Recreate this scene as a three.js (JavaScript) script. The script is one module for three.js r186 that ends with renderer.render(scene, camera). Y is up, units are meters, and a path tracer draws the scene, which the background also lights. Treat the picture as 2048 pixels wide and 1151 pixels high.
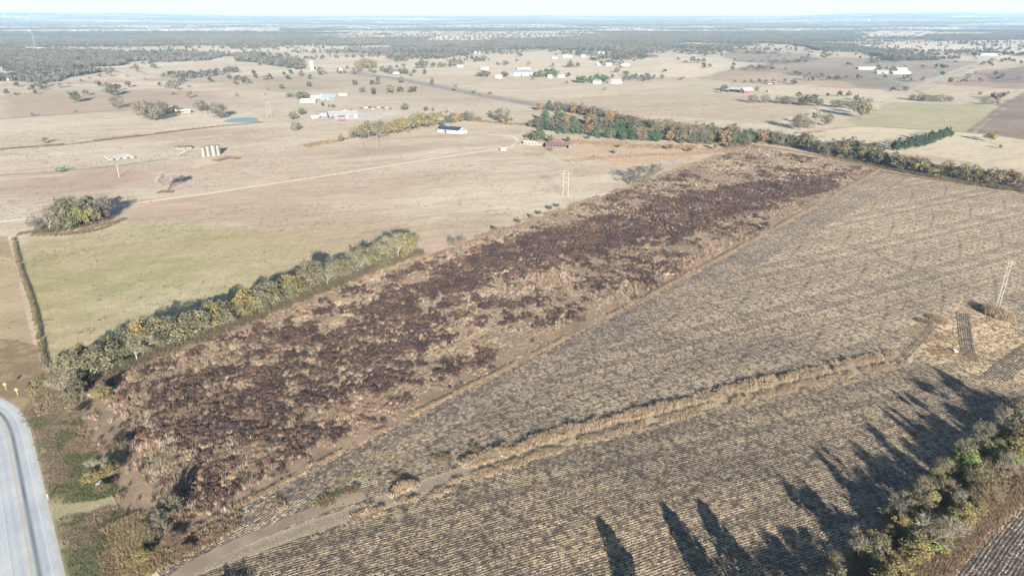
import * as THREE from 'three';
import { mergeGeometries } from 'three/addons/utils/BufferGeometryUtils.js';

// ------------------------------------------------------------------ camera, sky, sun, haze, exposure
const CAM_H = 115, FOCAL = 1365, PITCH = Math.atan((575.5 - 29) / FOCAL);   // metres; focal length and angles measured on the 2048 x 1151 photograph
const scene = new THREE.Scene();
const camera = new THREE.PerspectiveCamera(2 * Math.atan(575.5 / FOCAL) * 180 / Math.PI, 2048 / 1151, 1, 120000);
camera.position.set(0, CAM_H, 0);
camera.rotation.x = -PITCH;
const renderer = new THREE.WebGLRenderer({ antialias: true });
renderer.toneMapping = THREE.LinearToneMapping;
renderer.toneMappingExposure = 4.35;
renderer.shadowMap.enabled = true;

const SUN_EL = 17.3 * Math.PI / 180, SUN_AZ = 13.2 * Math.PI / 180;          // low winter sun behind the camera, a little to its right
const toSun = new THREE.Vector3(Math.sin(SUN_AZ) * Math.cos(SUN_EL), Math.sin(SUN_EL), Math.cos(SUN_AZ) * Math.cos(SUN_EL));
const sun = new THREE.DirectionalLight(new THREE.Color().setRGB(1, 0.93, 0.83), 4.8);
sun.position.copy(toSun).multiplyScalar(2000); sun.target.position.set(0, 0, -400);
sun.castShadow = true; sun.shadow.mapSize.set(4096, 4096);
Object.assign(sun.shadow.camera, { left: -900, right: 900, top: 900, bottom: -900, near: 10, far: 5000 });
sun.shadow.radius = 1;
scene.add(sun, sun.target);

{ // a clear, pale winter sky, the same at every azimuth apart from a soft glow round the sun
  const w = 512, h = 256, d = new Float32Array(w * h * 4);
  const stops = [[0, 0.222, 0.238, 0.243], [0.02, 0.218, 0.234, 0.24], [0.10, 0.125, 0.16, 0.195], [0.28, 0.044, 0.072, 0.12], [1, 0.015, 0.031, 0.068]];
  for (let j = 0; j < h; j++) {
    const el = ((j + 0.5) / h - 0.5) * Math.PI, s = Math.max(0, Math.sin(el));
    let k = 0; while (k < stops.length - 2 && s > stops[k + 1][0]) k++;
    const a = stops[k], b = stops[k + 1], t = Math.min(1, (s - a[0]) / (b[0] - a[0]));
    for (let i = 0; i < w; i++) {
      const az = ((i + 0.5) / w - 0.5) * 2 * Math.PI, c = Math.cos(az) * Math.cos(el) * toSun.x + Math.sin(el) * toSun.y + Math.sin(az) * Math.cos(el) * toSun.z;
      const glow = 0.12 * Math.pow(Math.max(0, c), 24) + 0.05 * Math.pow(Math.max(0, c), 5);
      for (let q = 0; q < 3; q++) d[(j * w + i) * 4 + q] = a[q + 1] + (b[q + 1] - a[q + 1]) * t + glow * [1, 0.95, 0.86][q];
      d[(j * w + i) * 4 + 3] = 1;
    }
  }
  const t = new THREE.DataTexture(d, w, h, THREE.RGBAFormat, THREE.FloatType);
  t.mapping = THREE.EquirectangularReflectionMapping; t.magFilter = THREE.LinearFilter; t.wrapS = THREE.RepeatWrapping; t.needsUpdate = true;
  scene.background = t; scene.environment = t;
}
scene.fog = new THREE.FogExp2(new THREE.Color().setRGB(0.52, 0.76, 0.97), 0.000068);

// ------------------------------------------------------------------ helpers
function rng(seed) { let s = seed >>> 0; return () => { s = (s + 0x6d2b79f5) | 0; let t = Math.imul(s ^ (s >>> 15), 1 | s); t = (t + Math.imul(t ^ (t >>> 7), 61 | t)) ^ t; return ((t ^ (t >>> 14)) >>> 0) / 4294967296; }; }
const R0 = rng(77);
const PERM = new Uint8Array(512); { const p = [...Array(256).keys()]; for (let i = 255; i > 0; i--) { const j = Math.floor(R0() * (i + 1)); [p[i], p[j]] = [p[j], p[i]]; } for (let i = 0; i < 512; i++) PERM[i] = p[i & 255]; }
const LAT = new Float32Array(256); for (let i = 0; i < 256; i++) LAT[i] = R0();
function vn(x, y) { // value noise 0..1
  const xi = Math.floor(x), yi = Math.floor(y); let fx = x - xi, fy = y - yi; fx = fx * fx * (3 - 2 * fx); fy = fy * fy * (3 - 2 * fy);
  const a = PERM[(xi & 255) + PERM[yi & 255]], b = PERM[((xi + 1) & 255) + PERM[yi & 255]], c = PERM[(xi & 255) + PERM[(yi + 1) & 255]], d = PERM[((xi + 1) & 255) + PERM[(yi + 1) & 255]];
  const u = LAT[a] + (LAT[b] - LAT[a]) * fx, v = LAT[c] + (LAT[d] - LAT[c]) * fx; return u + (v - u) * fy;
}
function fbm(x, y, o = 4) { let s = 0, a = 0.5, n = 0; for (let i = 0; i < o; i++) { s += a * vn(x, y); n += a; x = x * 2.03 + 17.3; y = y * 2.03 - 9.1; a *= 0.5; } return s / n; }
const clamp = (x, a = 0, b = 1) => Math.min(b, Math.max(a, x)), lerp = (a, b, t) => a + (b - a) * t, sstep = (a, b, x) => { const t = clamp((x - a) / (b - a)); return t * t * (3 - 2 * t); };
const lin = (c) => { c /= 255; return c <= 0.04045 ? c / 12.92 : Math.pow((c + 0.055) / 1.055, 2.4); };
const toS = (c) => Math.round(255 * clamp(c <= 0.0031308 ? c * 12.92 : 1.055 * Math.pow(c, 1 / 2.4) - 0.055));
const A = (r, g, b, k = 1.72) => [lin(r) / k, lin(g) / k, lin(b) / k];     // base colour of level ground that looks (r, g, b) in this sunlight
const mix3 = (a, b, t) => [a[0] + (b[0] - a[0]) * t, a[1] + (b[1] - a[1]) * t, a[2] + (b[2] - a[2]) * t];

// the place on the ground that a measured point of the photograph shows
function gp(px, py) { const v = (py - 575.5) / FOCAL, z = CAM_H / (v * Math.cos(PITCH) + Math.sin(PITCH)); return [(px - 1024) / FOCAL * z, -z * (Math.cos(PITCH) - Math.sin(PITCH) * v)]; }
const depthAt = (px, py) => CAM_H / ((py - 575.5) / FOCAL * Math.cos(PITCH) + Math.sin(PITCH));
const tall = (px, py, hpx) => { // height in metres of something standing at (px, py) whose top is hpx above it
  const z = depthAt(px, py), [, gz] = gp(px, py); let lo = 0, hi = 90;
  for (let i = 0; i < 26; i++) { const m = (lo + hi) / 2, dy = m - CAM_H, fw = -gz * Math.cos(PITCH) - dy * Math.sin(PITCH), up = -gz * Math.sin(PITCH) + dy * Math.cos(PITCH); if (575.5 - FOCAL * up / fw > py - hpx) lo = m; else hi = m; }
  return lo;
};
const gpl = (s) => s.trim().split(/\s+/).map((q) => gp(...q.split(',').map(Number)));   // "x,y x,y ..." -> ground points

function poly(pts) { // signed distance, inside negative
  const xs = pts.map((p) => p[0]), zs = pts.map((p) => p[1]);
  const o = { pts, x0: Math.min(...xs), x1: Math.max(...xs), z0: Math.min(...zs), z1: Math.max(...zs) };
  o.sd = (x, z, reach = 0) => {
    if (x < o.x0 - reach || x > o.x1 + reach || z < o.z0 - reach || z > o.z1 + reach) return 1e9;
    let d = 1e18, s = 1;
    for (let i = 0, j = pts.length - 1; i < pts.length; j = i++) {
      const ax = pts[i][0], az = pts[i][1], bx = pts[j][0] - ax, bz = pts[j][1] - az, wx = x - ax, wz = z - az, t = clamp((wx * bx + wz * bz) / (bx * bx + bz * bz)), dx = wx - bx * t, dz = wz - bz * t;
      d = Math.min(d, dx * dx + dz * dz);
      const c1 = z >= az, c2 = z < pts[j][1], c3 = bx * wz > bz * wx; if ((c1 && c2 && c3) || (!c1 && !c2 && !c3)) s = -s;
    }
    return s * Math.sqrt(d);
  };
  return o;
}
function pline(pts) {
  const xs = pts.map((p) => p[0]), zs = pts.map((p) => p[1]), o = { pts, x0: Math.min(...xs), x1: Math.max(...xs), z0: Math.min(...zs), z1: Math.max(...zs) };
  o.dist = (x, z, reach) => {
    if (x < o.x0 - reach || x > o.x1 + reach || z < o.z0 - reach || z > o.z1 + reach) return 1e9;
    let d = 1e18;
    for (let i = 0; i + 1 < pts.length; i++) { const ax = pts[i][0], az = pts[i][1], bx = pts[i + 1][0] - ax, bz = pts[i + 1][1] - az, wx = x - ax, wz = z - az, t = clamp((wx * bx + wz * bz) / (bx * bx + bz * bz)), dx = wx - bx * t, dz = wz - bz * t; d = Math.min(d, dx * dx + dz * dz); }
    return Math.sqrt(d);
  };
  return o;
}
// polyline resampled evenly: n + 1 points, smoothed with Catmull-Rom when curved
function resample(pts, n, curved = true) {
  const v = pts.map((p) => new THREE.Vector3(p[0], 0, p[1])), c = curved && pts.length > 2 ? new THREE.CatmullRomCurve3(v, false, 'centripetal') : null;
  let src = v; if (c) src = c.getPoints(pts.length * 24);
  const acc = [0]; for (let i = 1; i < src.length; i++) acc.push(acc[i - 1] + src[i].distanceTo(src[i - 1]));
  const L = acc[acc.length - 1], out = []; let k = 0;
  for (let i = 0; i <= n; i++) { const s = L * i / n; while (k < src.length - 2 && acc[k + 1] < s) k++; const t = (s - acc[k]) / (acc[k + 1] - acc[k] || 1); out.push([lerp(src[k].x, src[k + 1].x, t), lerp(src[k].z, src[k + 1].z, t)]); }
  out.length_ = L; return out;
}
function along(pts) { const acc = [0]; for (let i = 1; i < pts.length; i++) acc.push(acc[i - 1] + Math.hypot(pts[i][0] - pts[i - 1][0], pts[i][1] - pts[i - 1][1])); return acc; }
function offset(pts, d) { // to the right of the direction of travel for positive d
  return pts.map((p, i) => { const a = pts[Math.max(0, i - 1)], b = pts[Math.min(pts.length - 1, i + 1)], dx = b[0] - a[0], dz = b[1] - a[1], l = Math.hypot(dx, dz) || 1; return [p[0] - dz / l * d, p[1] + dx / l * d]; });
}

const used = new Map();
function numbered(name) { const n = used.get(name) ?? 0; used.set(name, n + 1); return n ? name + '_' + String(n).padStart(3, '0') : name; }
function tag(o, label, category, group, kind) { if (label) o.userData.label = label; if (category) o.userData.category = category; if (group) o.userData.group = group; if (kind) o.userData.kind = kind; return o; }
function mesh(name, geo, mat, parent) { const m = new THREE.Mesh(geo, mat); m.castShadow = m.receiveShadow = true; if (parent) { m.name = name; parent.add(m); } else { m.name = numbered(name); scene.add(m); } return m; }
function thing(name, label, category, x, z, turn = 0, group, y = 0) { const g = new THREE.Group(); g.name = numbered(name); g.position.set(x, y, z); g.rotation.y = turn; tag(g, label, category, group); scene.add(g); return g; }
function struct(name, geo, mat, label, y = 0) { const m = mesh(name, geo, mat); m.position.y = y; tag(m, label, null, null, 'structure'); return m; }

function tex(w, h, f, srgb = true) { // f(x, y) -> [r, g, b] linear (colour) or value
  const d = new Uint8Array(w * h * 4);
  for (let y = 0, i = 0; y < h; y++) for (let x = 0; x < w; x++, i += 4) { const c = f(x, y); if (srgb) { d[i] = toS(c[0]); d[i + 1] = toS(c[1]); d[i + 2] = toS(c[2]); } else { d[i] = d[i + 1] = d[i + 2] = clamp(c) * 255; } d[i + 3] = 255; }
  const t = new THREE.DataTexture(d, w, h, THREE.RGBAFormat); t.wrapS = t.wrapT = THREE.RepeatWrapping; t.magFilter = THREE.LinearFilter; t.minFilter = THREE.LinearMipmapLinearFilter; t.generateMipmaps = true;
  if (srgb) t.colorSpace = THREE.SRGBColorSpace; t.needsUpdate = true; return t;
}
// noise that repeats with the tile: x, y in 0..1
function tvn(x, y, n, seed = 0) { const X = x * n, Y = y * n, xi = Math.floor(X), yi = Math.floor(Y); let fx = X - xi, fy = Y - yi; fx = fx * fx * (3 - 2 * fx); fy = fy * fy * (3 - 2 * fy); const w = (a) => ((a % n) + n) % n, g = (a, b) => LAT[PERM[((w(a) * 7 + seed) & 255) + PERM[(w(b) * 13 + seed * 3 + (w(a) >> 5)) & 255]]]; const u = lerp(g(xi, yi), g(xi + 1, yi), fx), v = lerp(g(xi, yi + 1), g(xi + 1, yi + 1), fx); return lerp(u, v, fy); }
function tfbm(x, y, n, o, seed = 0) { let s = 0, a = 0.5, m = 0; for (let i = 0; i < o; i++) { s += a * tvn(x, y, n, seed + i * 31); m += a; a *= 0.5; n *= 2; } return s / m; }

const VC = (o = {}) => new THREE.MeshStandardMaterial({ vertexColors: true, roughness: 0.95, metalness: 0, ...o });
const flat = (c, o = {}) => new THREE.MeshStandardMaterial({ color: new THREE.Color().setRGB(...c), roughness: 0.85, metalness: 0, ...o });

// a sheet between two rails; color(x, z, s, t) -> linear rgb, uvAt(x, z, s, t) -> metres
function loft(P, Q, n, m, color, uvAt, height) {
  const p = resample(P, n, P.curved !== false), q = resample(Q, n, Q.curved !== false), pos = [], col = [], uv = [], idx = [];
  for (let i = 0; i <= n; i++) for (let j = 0; j <= m; j++) {
    const t = j / m, x = lerp(p[i][0], q[i][0], t), z = lerp(p[i][1], q[i][1], t);
    pos.push(x, height ? height(x, z, i / n, t) : 0, z); col.push(...color(x, z, i / n, t)); const w = uvAt ? uvAt(x, z, i / n, t) : [x, z]; uv.push(w[0], w[1]);
  }
  for (let i = 0; i < n; i++) for (let j = 0; j < m; j++) { const a = i * (m + 1) + j, b = a + 1, c = a + m + 1, d = c + 1; idx.push(a, b, c, b, d, c); }
  const g = new THREE.BufferGeometry(); g.setAttribute('position', new THREE.Float32BufferAttribute(pos, 3)); g.setAttribute('color', new THREE.Float32BufferAttribute(col, 3)); g.setAttribute('uv', new THREE.Float32BufferAttribute(uv, 2)); g.setIndex(idx);
  // face upwards whichever way the rails run
  const ux = pos[3 * (m + 1)] - pos[0], uz = pos[3 * (m + 1) + 2] - pos[2], vx = pos[3 * m] - pos[0], vz = pos[3 * m + 2] - pos[2];
  if (vz * ux - vx * uz < 0) { for (let k = 0; k < idx.length; k += 3) [idx[k + 1], idx[k + 2]] = [idx[k + 2], idx[k + 1]]; g.setIndex(idx); }
  g.computeVertexNormals(); return g;
}
function ribbon(pts, width, n, color, y = 0, cols = 1, uvAt) { const c = resample(pts, n); return loft(Object.assign(offset(c, -width / 2), { curved: false }), Object.assign(offset(c, width / 2), { curved: false }), n, cols, color, uvAt, () => y); }

// ------------------------------------------------------------------ the plain: one sheet out to the hills
const ridgeOf = (x, z) => { const px = 1024 + FOCAL / Math.cos(PITCH) * x / Math.max(1, -z); return lerp(138, 84, sstep(250, 520, px)) + 62 * sstep(1560, 1800, px) + 9 * (vn(px / 90, 3) - 0.5) + 14 * (vn(px / 260, 9) - 0.5); };
function elev(x, z) { const d = Math.hypot(x, z); if (d < 8500 || z > 0) return 0; return ridgeOf(x, z) * (d < 16500 ? Math.pow(sstep(8500, 17200, d), 1.4) : Math.pow(sstep(8500, 17200, d), 1.4)) - 26 * sstep(18000, 30000, d); }

// fields of the plain, outlined on the ground: colour, how soft the edge is (m), how fully it covers
const FIELDS = [
  ['0,192 120,178 400,182 560,210 300,214 130,232 0,236', A(174, 146, 126), 22, 0.8],
  ['0,240 240,222 330,236 460,246 300,266 0,296', A(212, 194, 168), 10, 0.6],
  ['300,150 520,150 700,160 640,178 420,176', A(176, 156, 132), 30, 0.65],
  ['560,150 700,142 900,176 1010,205 860,206 690,186 520,186', A(180, 160, 134), 24, 0.7],
  ['380,205 700,172 860,206 1010,212 1000,240 760,236 560,250 500,232', A(205, 188, 162), 20, 0.7],
  ['0,350 240,330 300,352 210,388 0,400', A(184, 150, 130), 24, 0.8],
  ['900,152 1020,146 1200,166 1330,152 1560,168 1440,186 1230,188 1000,200 820,162', A(204, 184, 156), 22, 0.65],
  ['1010,206 1230,188 1440,186 1660,206 1560,250 1400,236 1180,226', A(188, 166, 136), 14, 0.8],
  ['800,120 1100,108 1420,118 1500,136 1330,152 1180,160 1000,146 760,140', A(222, 206, 176), 26, 0.75],
  ['1330,124 1450,128 1508,138 1380,152 1300,150', A(226, 208, 174), 12, 0.9],
  ['1400,157 1460,138 1510,130 1560,119 1680,115 1960,122 1950,134 1880,168 1830,178 1720,176 1560,146', A(148, 130, 114), 8, 0.97],
  ['1400,157 1460,142 1560,146 1650,156 1724,176 1640,172 1560,168', A(186, 160, 132), 8, 0.97],
  ['1560,146 1630,136 1720,142 1790,160 1830,178 1740,177 1660,157', A(134, 122, 106), 8, 0.85],
  ['1500,178 1560,170 1720,178 1830,182 1760,196 1620,196 1500,192', A(218, 200, 168), 10, 0.8],
  ['1340,186 1400,164 1550,170 1480,192', A(196, 186, 150), 12, 0.7],
  ['1440,112 1480,98 1620,104 1640,120 1560,128 1480,124', A(122, 108, 100), 14, 0.85],
  ['1490,92 1600,92 1720,104 1620,108 1480,100', A(206, 190, 164), 14, 0.8],
  ['1780,180 1960,130 2060,126 2060,170 1980,205 1800,205', A(206, 186, 156), 12, 0.7],
  ['1890,170 1960,140 2060,132 2060,178 1990,176', A(158, 126, 110), 14, 0.85],
  ['1960,148 2048,132 2200,132 2200,160 2000,166', A(104, 94, 94), 12, 0.8],
  ['1720,250 1706,236 1770,203 1998,210 1938,263 1860,262', A(172, 166, 122), 6, 0.95],
  ['1940,263 1990,222 2052,184 2300,150 2400,290 2048,276', A(118, 96, 80), 5, 0.97],
  ['1612,286 1650,262 1720,251 1938,264 2048,277 2300,290 2300,360 2048,334 1890,316 1780,305 1690,300', A(221, 204, 170), 7, 0.95],
  ['1680,300 1730,286 1760,296 1720,305', A(186, 150, 112), 10, 0.6],
  ['1044,300 1110,270 1250,278 1420,292 1500,292 1440,304 1280,330 1150,318', A(206, 170, 140), 10, 0.8],
  ['1180,318 1300,312 1360,318 1250,340', A(214, 178, 138), 12, 0.7],
  ['620,200 700,202 690,212 610,212', A(214, 200, 178), 12, 0.6],
  ['625,236 640,231 760,222 800,224 760,238 700,242 640,240', A(222, 214, 206), 5, 0.8],
  ['340,338 430,318 470,320 400,336', A(226, 208, 178), 8, 0.8],
  ['205,312 300,300 300,326 215,326', A(214, 198, 170), 8, 0.6],
  ['1010,286 1044,300 1120,306 1080,312 1000,306', A(216, 196, 172), 4, 0.8],
  ['1025,306 1075,306 1060,314 1030,313', A(176, 162, 98), 3, 0.6],
  ['0,62 560,56 560,62 230,64', A(225, 205, 185), 60, 0.9], ['660,74 850,68 860,73 690,77', A(235, 222, 200), 50, 0.95],
  ['850,80 900,68 1110,66 1108,72 940,80', A(236, 218, 194), 40, 0.95], ['1720,76 1760,62 1860,62 1840,74', A(220, 204, 186), 40, 0.9], ['1740,84 2060,80 2060,84 1760,88', A(220, 196, 176), 40, 0.9],
  ['900,106 1090,88 1180,90 1060,104', A(150, 126, 114), 40, 0.8], ['680,100 760,94 960,100 860,112 690,112', A(164, 142, 124), 40, 0.75],
].map(([s, c, e, k]) => [poly(gpl(s)), c, e, k]);
// verges, tracks and boundaries: colour, half width (m), softness (m), how fully
const LINES = [
  ['0,237 120,229 250,219', A(140, 122, 102), 2, 4, 0.7], ['0,297 130,289 300,269 400,256 520,244', A(124, 104, 84), 2.5, 5, 0.85], ['0,318 200,300 460,268', A(226, 210, 184), 1.4, 3, 0.7],
  ['0,350 100,344 240,331 330,318', A(150, 128, 106), 1.5, 4, 0.6], ['0,358 120,350', A(224, 206, 180), 1.5, 3, 0.6],
  ['512,180 640,194', A(222, 206, 180), 2, 4, 0.6], ['676,196 800,195 900,194', A(224, 210, 184), 2.4, 4, 0.7], ['928,172 1036,168', A(228, 214, 186), 3, 4, 0.8],
  ['130,119 200,138 280,164 340,172 430,168', A(222, 204, 176), 9, 12, 0.7], ['700,146 800,158 960,189 1080,210 1190,218', A(156, 146, 132), 14, 12, 0.8],
  ['1400,188 1500,176', A(216, 200, 172), 2, 4, 0.5], ['1040,226 1200,200 1330,176', A(176, 160, 136), 1.5, 4, 0.5], ['1180,158 1420,156 1480,160', A(158, 148, 124), 2, 5, 0.7],
  ['1400,157 1560,170 1830,180 1860,192', A(138, 122, 104), 2, 4, 0.7], ['1640,196 1700,204 1770,204', A(160, 142, 118), 2, 4, 0.6], ['1720,251 1938,264 2048,277', A(146, 128, 104), 2, 3, 0.8], ['1938,264 1990,223 2050,186', A(128, 112, 92), 2, 3, 0.8],
  ['1580,252 1660,258 1720,251', A(172, 154, 122), 1.5, 3, 0.6], ['1840,178 1900,166 1960,160', A(186, 160, 132), 4, 5, 0.5],
].map(([s, c, w, e, k]) => [pline(gpl(s)), c, w, e, k]);

// where trees stand so close that they read as one wood
const WOODS = [
  ['0,112 60,100 120,98 126,118 196,140 150,148 60,162 0,166', 0.9], ['150,128 200,112 262,104 300,110 216,132 190,138', 0.9], ['0,66 300,66 560,70 700,76 660,90 480,92 300,92 100,94 0,98', 0.86],
  ['480,104 560,116 640,136 620,140 540,128 470,112', 0.8], ['250,118 300,112 420,116 420,122 290,124', 0.45], ['380,150 460,140 500,148 420,158', 0.4], ['0,158 60,150 110,160 40,168', 0.6],
  ['690,88 860,88 1100,78 1240,66 1480,74 1720,80 1560,88 1280,84 1000,92 860,96 700,94', 0.8], ['1540,84 1660,90 1780,98 1890,120 1820,124 1740,110 1620,98', 0.97], ['1400,66 1700,62 1740,76 1540,84', 0.9],
  ['1752,119 1890,119 1890,122 1752,122', 0.9], ['1860,76 2060,64 2060,78 1900,84', 0.85], ['1180,112 1240,100 1330,96 1326,106 1240,122', 0.28], ['760,110 900,102 960,106 900,118 790,122', 0.3],
].map(([s, k]) => [poly(gpl(s)), k]);
const CLEAR = ['0,60 560,55 560,63 0,64', '650,75 850,67 860,74 690,78', '840,81 895,67 1115,65 1110,73 950,81', '1715,77 1755,61 1865,61 1845,75', '1735,85 2060,79 2060,85 1760,89', '1160,54 1420,53 1420,56 1160,57', '520,50 760,50 740,53 520,53', '300,46 520,46 520,48 300,48', '1900,50 2060,48 2060,52 1900,54', '1560,59 1680,58 1680,61 1560,62', '440,104 620,92 780,90 780,98 520,108'].map((s) => poly(gpl(s)));
function woodCover(x, z) {
  const d = Math.hypot(x, z); if (d < 1100) return 0;
  let k = 0; const jx = x + 130 * (vn(x / 110 + 3, z / 110) - 0.5), jz = z + 150 * (vn(x / 90, z / 90 + 7) - 0.5); for (const [p, v] of WOODS) if (p.sd(jx, jz) < 0) k = Math.max(k, v);
  if (d > 2300) { const n = fbm(x / 1300 + 5, z / 700, 4); k = Math.max(k * (0.35 + 0.9 * sstep(0.3, 0.62, fbm(x / 420, z / 240 + 9, 3))), sstep(0.54, 0.62, n + 0.10 * sstep(2600, 6000, d) - 0.05) * 0.85, 0.015 + 0.2 * sstep(0.62, 0.7, fbm(x / 190 + 4, z / 110, 3))); } else k = Math.max(k, 0.002 + 0.10 * sstep(0.64, 0.72, fbm(x / 120, z / 80, 3)));
  for (const p of CLEAR) if (p.sd(x, z) < 0) k = 0.03;
  return k;
}
const DRY = A(212, 196, 169), PINK = A(202, 172, 148), BROWN = A(178, 156, 128), PALE = A(226, 212, 184), FOREST = [0.10, 0.09, 0.068];
const lane = (x, z) => { const u = x * 0.93 - z * 0.37, v = x * 0.37 + z * 0.93; return [u, v]; };
function groundColor(x, z) {
  const [u, v] = lane(x, z), wx = x + 26 * (vn(x / 40, z / 40) - 0.5), wz = z + 26 * (vn(x / 40 + 50, z / 40) - 0.5), d = Math.hypot(x, z);
  let c = DRY;
  c = mix3(c, PINK, 0.75 * sstep(0.50, 0.72, fbm(u / 230 + 3, v / 90, 4)));
  c = mix3(c, PALE, 0.7 * sstep(0.50, 0.75, fbm(u / 170 + 40, v / 60 + 8, 4)));
  c = mix3(c, BROWN, 0.55 * sstep(0.54, 0.78, fbm(u / 120 - 20, v / 45 + 3, 4)));
  for (const [p, col, e, k] of FIELDS) { const s = p.sd(wx, wz, e); if (s < e) c = mix3(c, col, k * sstep(e, -e, s) * (0.82 + 0.36 * (fbm(u / 60, v / 24, 3) - 0.5))); }
  c = mix3(c, BROWN, 0.35 * sstep(0.6, 0.8, fbm(u / 34 + 9, v / 9, 3)));
  for (const [p, col, w, e, k] of LINES) { const s = p.dist(x, z, w + e); if (s < w + e) c = mix3(c, col, k * sstep(w + e, w * 0.5, s) * (0.6 + 0.8 * vn(x / 9, z / 9))); }
  if (d > 1000) { const w = woodCover(x, z); if (w > 0.05) c = mix3(c, FOREST, 0.85 * w); if (d > 2600) { const f = fbm(x / 420 + 30, z / 260, 3); c = mix3(c, PALE, 0.8 * sstep(0.56, 0.7, f)); c = mix3(c, PINK, 0.5 * sstep(0.5, 0.35, f)); } }
  const sp = sstep(0.62, 0.85, vn(x / 2.3, z / 1.7)) * sstep(0.4, 0.7, vn(u / 50, v / 30)), g = (0.82 + 0.36 * fbm(u / 9, v / 3.2, 3) + 0.16 * (vn(x * 0.9, z * 0.9) - 0.5)) * (1 - 0.16 * sp);
  return [c[0] * g, c[1] * g, c[2] * g];
}
function groundTex(x0, z0, w, h, n, m) { return tex(n, m, (i, j) => groundColor(x0 + (i + 0.5) / n * w, z0 - (j + 0.5) / m * h)); }
function rects(list, x0, z0, w, h) { // flat pieces [xa, xb, za, zb] of one sheet, uv over the texture that starts at (x0, z0)
  const pos = [], uv = [], nor = [], idx = [];
  for (const [xa, xb, za, zb] of list) { const b = pos.length / 3; for (const [x, z] of [[xa, za], [xb, za], [xb, zb], [xa, zb]]) { pos.push(x, 0, z); nor.push(0, 1, 0); uv.push((x - x0) / w, (z0 - z) / h); } idx.push(b, b + 1, b + 2, b, b + 2, b + 3); }
  const g = new THREE.BufferGeometry(); g.setAttribute('position', new THREE.Float32BufferAttribute(pos, 3)); g.setAttribute('normal', new THREE.Float32BufferAttribute(nor, 3)); g.setAttribute('uv', new THREE.Float32BufferAttribute(uv, 2)); g.setIndex(idx); return g;
}
const GM = (t) => { t.wrapS = t.wrapT = THREE.ClampToEdgeWrapping; return new THREE.MeshStandardMaterial({ map: t, roughness: 0.97, metalness: 0 }); };
struct('ground', rects([[-600, 600, 0, -1200]], -600, 0, 1200, 1200), GM(groundTex(-600, 0, 1200, 1200, 2048, 2048)), 'dry tan pasture land round the farm tracks and buildings');
struct('ground', rects([[-2400, -600, 400, -4400], [600, 2400, 400, -4400], [-600, 600, 400, 0], [-600, 600, -1200, -4400]], -2400, 400, 4800, 4800), GM(groundTex(-2400, 400, 4800, 4800, 2048, 2048)), 'wide patchwork of dry fields beyond the farm');
struct('ground', rects([[-9600, -2400, 400, -18800], [2400, 9600, 400, -18800], [-2400, 2400, -4400, -18800]], -9600, 400, 19200, 19200).translate(0, 0, 0), GM(groundTex(-9600, 400, 19200, 19200, 1024, 1024)), 'distant plain of fields and woods under haze');
{ // the hills that close the view: a wooded sheet that rises out of the plain; it lies lower than the plain until then
  const pos = [], col = [], idx = [], n = 150, m = 90;
  for (let j = 0; j <= m; j++) for (let i = 0; i <= n; i++) { const x = lerp(-42000, 42000, i / n), z = lerp(6000, -42000, j / m), e = elev(x, z); pos.push(x, e > 1.5 ? e : -1.5, z); const f = fbm(x / 900, z / 700, 4), c = mix3(FOREST, PALE, 0.8 * sstep(0.54, 0.66, f)); col.push(...c); }
  for (let j = 0; j < m; j++) for (let i = 0; i < n; i++) { const a = j * (n + 1) + i, b = a + 1, c = a + n + 1, d = c + 1; idx.push(a, b, c, b, d, c); }
  const g = new THREE.BufferGeometry(); g.setAttribute('position', new THREE.Float32BufferAttribute(pos, 3)); g.setAttribute('color', new THREE.Float32BufferAttribute(col, 3)); g.setIndex(idx); g.computeVertexNormals();
  struct('hills', g, VC(), 'low wooded hills along the hazy horizon');
}

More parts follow.
